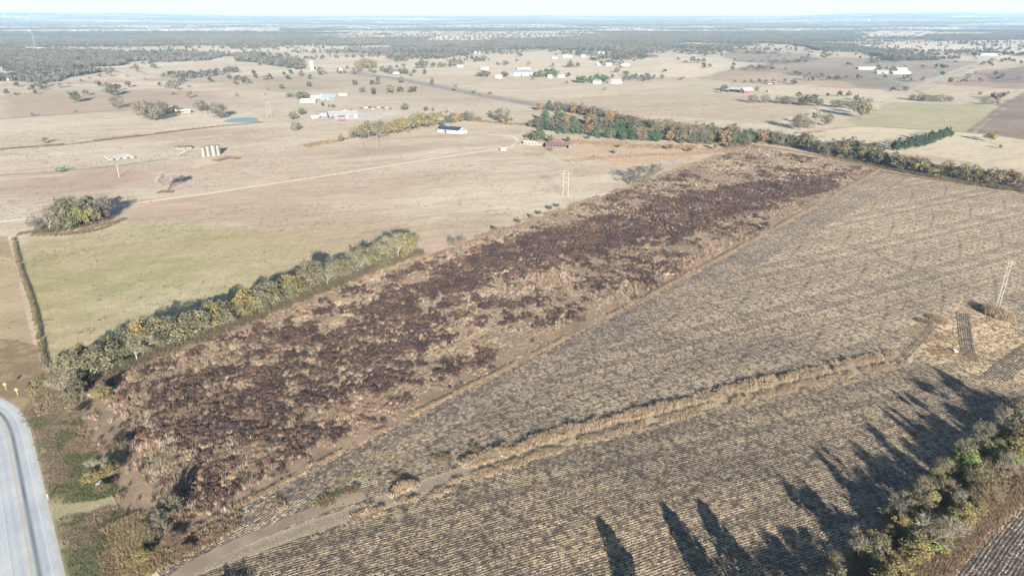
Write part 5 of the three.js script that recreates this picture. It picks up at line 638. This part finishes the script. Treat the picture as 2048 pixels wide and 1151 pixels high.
building('mobile_home', 'older white trailer home farthest from the plum-roofed shed', 'mobile home', [1047, 288.5], [1070, 290.5], 5, 2.7, 0.7, OFFW, WHITE, { windows: [0.2, 0.5, 0.8] }); building('mobile_home', 'white trailer home touching the plum-roofed shed', 'mobile home', [1072, 290], [1092, 291.5], 5, 2.7, 0.7, OFFW, OFFW, { windows: [0.3, 0.6], doors: [[0.8, 1, 2]] });
{ const [x, z] = gp(1006.5, 302), g = thing('cargo_trailer', 'white box trailer alone beside the drive junction', 'trailer', x, z, 0.1); mesh('body', bx(4.6, 2.6, 2.4, 0, 1.9, 0), paint(WHITE), g); for (const s of [-0.7, 0.7]) for (const q of [-1.1, 1.1]) mesh('wheel', new THREE.CylinderGeometry(0.4, 0.4, 0.26, 14).rotateX(Math.PI / 2).translate(s - 0.4, 0.4, q), paint([0.02, 0.02, 0.02]), g); mesh('drawbar', bx(1.4, 0.12, 0.12, 2.9, 0.6, 0), paint(DARKG), g); }
building('house', 'small white farmhouse with dark gabled roof behind a white fence', 'house', [780, 147.5], [798, 147.5], 14, 4, 4, WHITE, [0.07, 0.07, 0.08], { windows: [0.3, 0.7], doors: [[0.5, 1.4, 2.3]], bays: [[0.05, 0.35, 3, 3]] });
building('house', 'small white far house near the tall silo', 'house', [672, 141], [684, 141], 10, 4, 2.5, WHITE, OFFW, { windows: [0.5] });
building('barn', 'wide blue-grey roofed barn among the far groves', 'barn', [1028, 152], [1065, 150.5], 28, 6, 5, [0.38, 0.37, 0.38], [0.17, 0.195, 0.225], { doors: [[0.4, 5, 4.5], [0.86, 4, 4.5]], ribs: 10 });
building('barn', 'low grey-roofed barn behind the blue-grey barn', 'barn', [1036, 145], [1062, 144.5], 20, 5, 4, OFFW, [0.30, 0.34, 0.35], {}); building('house', 'pale house with blue-grey roof before the far groves', 'house', [962, 142], [977, 142], 14, 4, 4, OFFW, [0.28, 0.32, 0.36], { windows: [0.3, 0.7] });
building('shed', 'bright white shed in front of the far green trees', 'shed', [991, 156.5], [1004, 156.5], 9, 4.5, 1.6, WHITE, WHITE, { doors: [[0.3, 2.5, 3]] }); building('house', 'white far house under the yellow-green grove', 'house', [1186, 167], [1200, 167.5], 10, 3.6, 3, WHITE, OFFW, { windows: [0.4], doors: [[0.7, 1.6, 2.2]] }); building('house', 'white far house with brown gable right of the grove', 'house', [1225, 167.5], [1244, 166.5], 12, 3.6, 4, WHITE, [0.24, 0.20, 0.17], { windows: [0.3, 0.6], doors: [[0.8, 2, 2.4]] });
building('house', 'white house hidden behind the round green grove', 'house', [1096, 156], [1104, 156], 8, 4, 2, WHITE, WHITE); building('shed', 'white shed past the round green grove', 'shed', [1117, 154.5], [1129, 154], 8, 4, 2, WHITE, OFFW);
building('barn', 'red barn with long blue-grey open-sided roof', 'barn', [1457, 184.5], [1489, 186], 18, 5, 2.4, [0.10, 0.055, 0.05], [0.25, 0.285, 0.31], { open: 6, ribs: 8, postColor: [0.12, 0.045, 0.04] }); building('barn', 'small red gable-ended barn attached to the open-sided barn', 'barn', [1489, 186.5], [1507, 185.5], 12, 4, 3.6, [0.14, 0.05, 0.045], [0.24, 0.265, 0.285], { end: [[4, 3, [0.16, 0.05, 0.045]]], doors: [[0.3, 3, 3]] });
building('shed', 'white shed among the tree row above the red barn', 'shed', [1536, 168], [1550, 168.5], 7, 3.4, 1.2, WHITE, OFFW, { open: 4 }); building('cattle_feeder', 'small dark feeder hut in the pale field by the red barn', 'feeder', [1536, 184], [1541, 184], 4, 2.6, 1, [0.1, 0.08, 0.07], [0.2, 0.18, 0.16]);
building('greenhouse', 'row of white poultry-house roofs at the white farmstead', 'poultry house', [1718, 138.5], [1753, 138.5], 14, 3.2, 2, WHITE, WHITE, { windows: [0.1, 0.3, 0.5, 0.7, 0.9] }); building('barn', 'grey-roofed barn of the white farmstead', 'barn', [1754, 147.5], [1778, 148], 16, 4.5, 3, [0.14, 0.13, 0.13], [0.22, 0.24, 0.26], { doors: [[0.5, 5, 3.6]] }); building('house', 'white-walled main house of the white farmstead', 'house', [1787, 148], [1822, 147.5], 16, 3.4, 2, WHITE, WHITE, { windows: [0.2, 0.5, 0.8] }); building('house', 'grey-gabled house rising behind the white farmstead wall', 'house', [1796, 144], [1816, 143.5], 14, 5, 4, WHITE, [0.2, 0.22, 0.25], { windows: [0.3, 0.7] });
building('poultry_house', 'long white poultry house by the pale far road', 'poultry house', [1963, 110], [2004, 110.5], 16, 4, 2, WHITE, OFFW); building('shed', 'dark shed at the end of the long white poultry house', 'shed', [2011, 108], [2022, 108], 12, 5, 2, [0.2, 0.2, 0.2], [0.3, 0.3, 0.3]);
building('house', 'white house at the far row of evergreens', 'house', [1126, 115], [1144, 115], 14, 4, 3, WHITE, [0.4, 0.42, 0.46]); building('house', 'small white house right of the far evergreen row', 'house', [1163, 114], [1171, 114], 12, 4, 3, WHITE, WHITE); building('house', 'white bungalow in front of the far evergreens', 'house', [1104, 117], [1114, 117], 10, 4, 3, WHITE, OFFW); building('house', 'long pale house behind the far evergreens', 'house', [1192, 108], [1210, 108], 14, 4, 3, WHITE, WHITE); building('house', 'pale house at the far left evergreen clump', 'house', [947, 107], [960, 107], 14, 4, 3, OFFW, WHITE); building('house', 'low white house beside the blue-eaved grove', 'house', [1194, 130], [1201, 130], 10, 4, 2, WHITE, WHITE); building('poultry_house', 'low white roof right of the blue-eaved grove', 'building', [1242, 131.5], [1259, 131.5], 12, 3.4, 1.4, WHITE, WHITE); building('house', 'bluish-roofed house inside its far grove', 'house', [1212, 131], [1224, 131], 12, 4, 3, OFFW, [0.2, 0.25, 0.35]); building('house', 'far white house beside the olive trees', 'house', [914, 134], [926, 134], 12, 4, 2.5, WHITE, OFFW);
building('warehouse', 'pale wide warehouse in the far woods below the lattice mast', 'warehouse', [46, 99], [66, 101], 40, 8, 2, [0.22, 0.24, 0.21], [0.28, 0.30, 0.27]);
{ const list = [[4, 156], [14, 161], [8, 143], [16, 71], [44, 81], [57, 62], [47, 62], [81, 70], [98, 70], [104, 69], [147, 62], [160, 64], [173, 66], [206, 67], [178, 113], [455, 61], [525, 69], [606, 84], [600, 84], [935, 84], [940, 84], [1105, 52], [1176, 67], [1300, 61], [1360, 81], [1415, 61], [1555, 43], [1622, 48], [1698, 48], [1826, 37], [1960, 41], [1985, 61], [2012, 46], [652, 64], [500, 49], [332, 61], [1530, 82], [1300, 86], [1168, 86], [1690, 62], [1738, 46], [1560, 41], [870, 62], [760, 46], [700, 45]]; const r = rng(31337);
  for (const [px, py] of list) { const w = depthAt(px, py) / FOCAL * (3.5 + 4 * r()); building('farmhouse', 'tiny white building among the distant woods', 'building', [px - w * FOCAL / depthAt(px, py) / 2, py], [px + w * FOCAL / depthAt(px, py) / 2, py], Math.max(8, w * 0.5), Math.max(3.5, w * 0.2), Math.max(1.5, w * 0.1), WHITE, r() < 0.7 ? WHITE : OFFW, { group: 'tiny white buildings of the far plain' }); } }
// steel tanks
function tank(px, py, hpx, rad, c, label, dome) { const [x, z] = gp(px, py), h = tall(px, py, hpx), g = thing('grain_bin', label, 'grain bin', x, z, 0.4, 'grain bins beside the bale rows'); const m = paint(c, 0.5, 0.1); mesh('shell', new THREE.CylinderGeometry(rad, rad, h, 28, 1, true).translate(0, h / 2, 0), m, g); mesh('roof', new THREE.ConeGeometry(rad * 1.04, rad * 0.42, 28).translate(0, h + rad * 0.21, 0), paint([c[0] * 0.9, c[1] * 0.9, c[2] * 0.9], 0.5, 0.1), g); for (let i = 1; i < 6; i++) mesh('hoop', new THREE.TorusGeometry(rad + 0.02, 0.06, 5, 28).rotateX(Math.PI / 2).translate(0, h * i / 6, 0), m, g); if (dome) mesh('vent', new THREE.CylinderGeometry(0.35, 0.35, 0.9, 12).translate(0, h + rad * 0.5, 0), m, g); mesh('door', bx(0.9, 1.9, 0.1, 0, 1, rad + 0.02), paint([0.25, 0.25, 0.24]), g); }
tank(407, 313, 18.5, 1.95, [0.15, 0.135, 0.115], 'pale grain bin nearest the cattle shelters, first of the four'); tank(417, 312, 20.5, 2.15, [0.12, 0.122, 0.12], 'grey grain bin with roof vent, second of the four', true); tank(427, 310.5, 20, 2.3, [0.165, 0.155, 0.14], 'widest cream grain bin, third of the four'); tank(436.5, 309, 19, 2.1, [0.135, 0.112, 0.09], 'tan grain bin casting a dark shadow, last of the four');
{ const [x, z] = gp(624, 139), h = tall(624, 139, 17), g = thing('tower_silo', 'tall pale concrete silo beside the straight far road', 'silo', x, z); mesh('shell', new THREE.CylinderGeometry(4.3, 4.3, h, 24).translate(0, h / 2, 0), paint([0.34, 0.32, 0.28]), g); mesh('roof', new THREE.SphereGeometry(4.3, 20, 8, 0, 6.29, 0, 1.57).scale(1, 0.5, 1).translate(0, h, 0), paint(OFFW), g); for (let i = 1; i < 8; i++) mesh('hoop', new THREE.TorusGeometry(4.32, 0.09, 5, 24).rotateX(Math.PI / 2).translate(0, h * i / 8, 0), paint([0.4, 0.38, 0.34]), g); }
// rows of wrapped bales
for (let i = 0; i < 8; i++) { const a = gp(210 + i * 6.4, 313.5 - i * 0.75), b = gp(221 + i * 7.1, 320.5 - i * 0.72), L = Math.hypot(b[0] - a[0], b[1] - a[1]), g = thing('bale_row', `white wrapped hay bale row, ${ord(i)} of the eight beside the white pole`, 'hay bales', (a[0] + b[0]) / 2, (a[1] + b[1]) / 2, Math.atan2(-(b[1] - a[1]), b[0] - a[0])), n = Math.max(5, Math.round(L / 1.7)); for (let k = 0; k < n; k++) mesh('bale', new THREE.CylinderGeometry(0.52, 0.52, L / n - 0.06, 14).rotateZ(Math.PI / 2).translate(-L / 2 + (k + 0.5) * L / n, 0.5, 0), paint(k === n - 1 && i % 2 ? DARKG : [0.40, 0.39, 0.37], 0.45), g); }
// low shade shelters next to the grain bins
for (const [px, py, w, l] of [[359, 299, 9, 'first'], [376, 298, 6, 'second']]) { const [x, z] = gp(px, py), g = thing('cattle_shelter', `dark flat cattle shelter, ${l} one between bale rows and grain bins`, 'shelter', x, z, 0.2); mesh('roof', bx(w, 0.2, 5, 0, 3.0, 0), paint([0.10, 0.10, 0.085]), g); for (const sx of [-1, 1]) for (const sz of [-1, 1]) mesh('post', bx(0.2, 3, 0.2, sx * (w / 2 - 0.3), 1.5, sz * 2.2), paint(OFFW), g); mesh('back_wall', bx(w - 0.6, 1.4, 0.1, 0, 0.7, -1.8), paint([0.12, 0.10, 0.085]), g); }
{ const [x, z] = gp(364, 311), g = thing('grain_auger', 'slanting metal grain auger between shelters and grain bins', 'auger', x, z, 0.35); const t = new Soup(); t.limb([-4, 0.6, 0], [4.5, 4.6, 0], 0.3, 0.3, [0.2, 0.19, 0.18], 8); mesh('tube', t.geo(), VC(), g); const s = new Soup(); s.limb([1.8, 0.4, -0.8], [2.2, 3.5, 0], 0.09, 0.09, [0.2, 0.19, 0.18]); s.limb([1.8, 0.4, 0.8], [2.2, 3.5, 0], 0.09, 0.09, [0.2, 0.19, 0.18]); mesh('frame', s.geo(), VC(), g); for (const q of [-0.9, 0.9]) mesh('wheel', new THREE.CylinderGeometry(0.4, 0.4, 0.2, 12).rotateX(Math.PI / 2).translate(1.8, 0.4, q), paint(DARKG), g); }
// vehicles and scrap in the gravel yard
function vehicle(name, label, cat, px, py, turn, c, long, o = {}) { const [x, z] = gp(px, py), g = thing(name, label, cat, x, z, turn, o.group), B = paint(c, 0.4); mesh('body', bx(long, 0.8, 1.9, 0, 0.85, 0), B, g); mesh('cab', new THREE.CylinderGeometry(0.8, 1.15, 0.9, 4, 1).rotateY(Math.PI / 4).scale(o.cab ?? 1.25, 1, 1).translate(o.at ?? 0.2, 1.7, 0), B, g); mesh('windscreen', bx(0.06, 0.55, 1.4, (o.at ?? 0.2) + 1.2, 1.65, 0), paint([0.03, 0.04, 0.05], 0.1), g); for (const sx of [-1, 1]) for (const sz of [-1, 1]) mesh('wheel', new THREE.CylinderGeometry(0.38, 0.38, 0.25, 12).rotateX(Math.PI / 2).translate(sx * long * 0.31, 0.38, sz * 0.9), paint([0.02, 0.02, 0.02]), g); return g; }
const junk = ['rusty brown', 'faded white', 'dark', 'rusty red', 'pale grey', 'black', 'dull brown', 'white', 'dark red', 'grey', 'rusty', 'faded tan'], jc = [[0.10, 0.05, 0.03], WHITE, [0.03, 0.03, 0.03], [0.14, 0.04, 0.03], [0.35, 0.35, 0.35], [0.015, 0.015, 0.02], [0.09, 0.06, 0.045], WHITE, [0.10, 0.02, 0.02], [0.2, 0.2, 0.21], [0.12, 0.06, 0.04], [0.3, 0.25, 0.2]];
[[676, 224.5], [690, 222.5], [703, 221], [722, 217.5], [732, 216.5], [740, 215.5], [749, 215.5], [757, 216], [765, 216.5], [773, 217.5], [780, 218.5], [745, 219]].forEach(([x, y], i) => vehicle('scrap_car', `${junk[i]} scrap vehicle, ${ord(i)} along the junk line behind the metal barn`, 'scrap car', x, y, 0.5 + i * 0.7, jc[i], 4.6, { group: 'scrap vehicles behind the metal barn' }));
vehicle('pickup_truck', 'white pickup parked left of the metal barn', 'pickup', 632, 236.8, 0.1, WHITE, 5.4, { at: 0.4 });
{ const [x, z] = gp(682, 241.5), g = thing('flatbed_trailer', 'long red flatbed trailer parked before the metal barn', 'trailer', x, z, 0.05); mesh('deck', bx(9, 0.35, 2.4, 0, 1.0, 0), paint([0.20, 0.035, 0.03]), g); for (const sx of [-3, -2]) for (const sz of [-1, 1]) mesh('wheel', new THREE.CylinderGeometry(0.45, 0.45, 0.3, 12).rotateX(Math.PI / 2).translate(sx, 0.45, sz), paint(DARKG), g); mesh('headboard', bx(0.15, 1.3, 2.4, 4.4, 1.8, 0), paint([0.20, 0.035, 0.03]), g); }
// power poles
function hFrame(px, py, hpx, gap, turn, c, label) {
  const [x, z] = gp(px, py), h = tall(px, py, hpx), g = thing('transmission_tower', label, 'power pole', x, z, turn), M = VC(), leg = (s) => { const q = new Soup(); q.limb([s * gap / 2, 0, 0], [s * gap / 2, h, 0], 0.14, 0.11, c, 8); mesh('leg', q.geo(), M, g); }; leg(-1); leg(1);
  const arm = new Soup(); arm.limb([-gap * 1.25, h * 0.90, 0], [gap * 1.25, h * 0.90, 0], 0.11, 0.11, c, 6); mesh('crossarm', arm.geo(), M, g); const top = new Soup(); top.limb([-gap / 2, h * 0.995, 0], [gap / 2, h * 0.995, 0], 0.07, 0.07, c, 5); mesh('crossarm', top.geo(), M, g);
  for (let i = 0; i < 3; i++) { const a = h * (0.24 + i * 0.215), b = h * (0.24 + (i + 1) * 0.215) - 0.4; for (const s of [-1, 1]) { const q = new Soup(); q.limb([-gap / 2 * s, a, 0.16], [gap / 2 * s, b, 0.16 * s], 0.055, 0.055, c, 5); mesh('brace', q.geo(), M, g); } }
  for (const s of [-1, 0, 1]) { const q = new Soup(); for (let k = 0; k < 5; k++) q.limb([s * gap * 1.1, h * 0.90 - 0.3 - k * 0.22, 0], [s * gap * 1.1, h * 0.90 - 0.42 - k * 0.22, 0], 0.13, 0.05, [0.12, 0.10, 0.09], 6); mesh('insulator', q.geo(), M, g); }
}
hFrame(1994, 621, 99, 3.6, 0.62, [0.22, 0.215, 0.205], 'white two-legged transmission tower rising from the grassy mound'); hFrame(1131, 393, 51, 3.9, 0.35, [0.24, 0.235, 0.22], 'pale two-legged transmission tower in the open tan pasture'); hFrame(759, 297, 38, 4.2, 0.3, [0.15, 0.145, 0.14], 'grey two-legged transmission tower before the leafy row'); hFrame(539, 236, 34, 4, 0.3, [0.20, 0.19, 0.18], 'dark thin two-legged tower right of the turquoise pond');
hFrame(262, 92, 13, 5, 0.2, [0.3, 0.3, 0.3], 'pale far tower, first along the woods horizon'); hFrame(405, 88, 12, 5, 0.2, [0.3, 0.3, 0.3], 'pale far tower, second along the woods horizon'); hFrame(529, 85, 12, 5, 0.2, [0.3, 0.3, 0.3], 'pale far tower, third along the woods horizon'); hFrame(634, 83, 12, 5, 0.2, [0.3, 0.3, 0.3], 'pale far tower, fourth along the woods horizon');
function pole(px, py, hpx, c, label, rad = 0.16) { const [x, z] = gp(px, py), h = tall(px, py, hpx), g = thing('utility_pole', label, 'utility pole', x, z, 0.4); const q = new Soup(); q.limb([0, 0, 0], [0, h, 0], rad, rad * 0.7, c, 7); mesh('shaft', q.geo(), VC(), g); const a = new Soup(); a.limb([-0.9, h * 0.94, 0], [0.9, h * 0.94, 0], 0.07, 0.07, c, 5); mesh('crossarm', a.geo(), VC(), g); for (const s of [-1, 1]) mesh('insulator', new THREE.CylinderGeometry(0.06, 0.09, 0.25, 8).translate(s * 0.8, h * 0.94 + 0.2, 0), paint([0.2, 0.18, 0.16]), g); }
pole(238, 354, 25, [0.28, 0.26, 0.23], 'leaning white pole in front of the bale rows', 0.22); pole(298, 319.5, 13, [0.10, 0.085, 0.07], 'dark wooden pole right of the bale rows'); pole(727, 297, 19, [0.09, 0.075, 0.06], 'dark wooden pole left of the grey two-legged tower'); pole(1146.5, 408, 20, [0.11, 0.09, 0.075], 'dark wooden pole right of the pale tower, near the fence'); pole(802, 318, 11, [0.10, 0.09, 0.08], 'short wooden pole by the drive, left of the gate bend'); pole(956, 360, 10, [0.10, 0.09, 0.08], 'short leaning pole in the mid pasture below the drive'); pole(879, 272, 10, [0.12, 0.10, 0.09], 'short wooden pole in front of the long white house'); pole(568, 304, 12, [0.16, 0.14, 0.12], 'slim grey pole left of the reed patch'); pole(537, 232, 30, [0.12, 0.11, 0.10], 'tall dark pole right of the pond tower'); pole(27, 345, 13, [0.16, 0.14, 0.12], 'short wooden pole near the pasture track far edge'); pole(398, 173, 12, [0.16, 0.14, 0.12], 'thin pole standing in the far tan pasture'); pole(1200, 296, 8, [0.12, 0.1, 0.08], 'short pole in the scrub before the wood strip');
{ const [x, z] = gp(70, 96), h = tall(70, 96, 33), g = thing('lattice_mast', 'tall lattice radio mast above the far woods', 'radio mast', x, z), M = VC(), c = [0.22, 0.22, 0.22]; for (let k = 0; k < 3; k++) { const a = k * 2.094, q = new Soup(); q.limb([Math.cos(a) * 5, 0, Math.sin(a) * 5], [Math.cos(a) * 0.8, h, Math.sin(a) * 0.8], 0.26, 0.2, c, 5); mesh('leg', q.geo(), M, g); } for (let i = 0; i < 9; i++) { const q = new Soup(), y0 = h * i / 9, y1 = h * (i + 1) / 9, r0 = lerp(5, 0.8, i / 9), r1 = lerp(5, 0.8, (i + 1) / 9); for (let k = 0; k < 3; k++) { const a = k * 2.094, b = (k + 1) * 2.094; q.limb([Math.cos(a) * r0, y0, Math.sin(a) * r0], [Math.cos(b) * r1, y1, Math.sin(b) * r1], 0.14, 0.14, c, 4); } mesh('brace', q.geo(), M, g); } }
// roadside signs
function sign(px, py, turn, label) { const [x, z] = gp(px, py), g = thing('road_sign', label, 'road sign', x, z, turn); mesh('post', bx(0.09, 2.4, 0.09, 0, 1.2, 0), paint([0.30, 0.30, 0.29]), g); mesh('plate', new THREE.BoxGeometry(0.78, 0.78, 0.03).rotateZ(Math.PI / 4).translate(0, 2.3, 0.07), paint([0.42, 0.27, 0.02], 0.5), g); mesh('marker', bx(0.16, 0.44, 0.02, 0, 2.3, 0.10), paint([0.015, 0.015, 0.015]), g); }
sign(12, 780, 0.35, 'yellow diamond sign outside the highway curve, farther of the pair'); sign(35, 791, 0.35, 'yellow diamond sign outside the highway curve, nearer of the pair'); 
{ const [x, z] = gp(96, 998), g = thing('delineator', 'slim yellow delineator post at the farm driveway', 'marker post', x, z, 0.4); mesh('post', bx(0.1, 1.3, 0.06, 0, 0.65, 0), paint([0.3, 0.3, 0.28]), g); mesh('plate', bx(0.32, 0.6, 0.04, 0, 1.25, 0.05), paint([0.42, 0.27, 0.02], 0.5), g); }
{ const [x, z] = gp(1912, 704), g = thing('bucket', 'white plastic tub left on the bare ground near the grassy mound', 'tub', x, z); mesh('body', new THREE.CylinderGeometry(0.75, 0.62, 0.8, 20, 1, true).translate(0, 0.4, 0), paint([0.45, 0.45, 0.44], 0.5), g); mesh('rim', new THREE.TorusGeometry(0.76, 0.05, 8, 24).rotateX(Math.PI / 2).translate(0, 0.8, 0), paint(WHITE, 0.5), g); mesh('base', new THREE.CylinderGeometry(0.62, 0.62, 0.04, 20).translate(0, 0.03, 0), paint(OFFW), g); }
// concrete culvert at the verge, fence posts of the pasture fence
{ const [x, z] = gp(203, 972), g = thing('culvert_pipe', 'dark culvert mouth under the field entrance by the verge', 'culvert', x, z, 0.6); mesh('pipe', new THREE.CylinderGeometry(0.7, 0.7, 2.4, 20, 1, true).rotateX(Math.PI / 2).translate(0, 0.5, 0), paint([0.3, 0.29, 0.27]), g); mesh('headwall', bx(2.6, 1.0, 0.25, 0, 0.4, -0.9), paint([0.15, 0.14, 0.125]), g); }
{ const c = resample(PAST_W, 46), posts = [], proto = bx(0.13, 1.35, 0.13, 0, 0.67, 0), g = thing('wire_fence', 'low wire fence with wooden posts along the pasture edge', 'fence', 0, 0); c.forEach(([x, z], i) => { const p = mesh('post', proto, paint([0.16, 0.13, 0.10]), g); p.position.set(x, 0, z); }); const w = new Soup(); for (const y of [0.5, 0.85, 1.2]) for (let i = 0; i < c.length - 1; i++) w.limb([c[i][0], y, c[i][1]], [c[i + 1][0], y, c[i + 1][1]], 0.012, 0.012, [0.2, 0.19, 0.18], 3); mesh('wire', w.geo(), VC(), g); }

renderer.render(scene, camera);
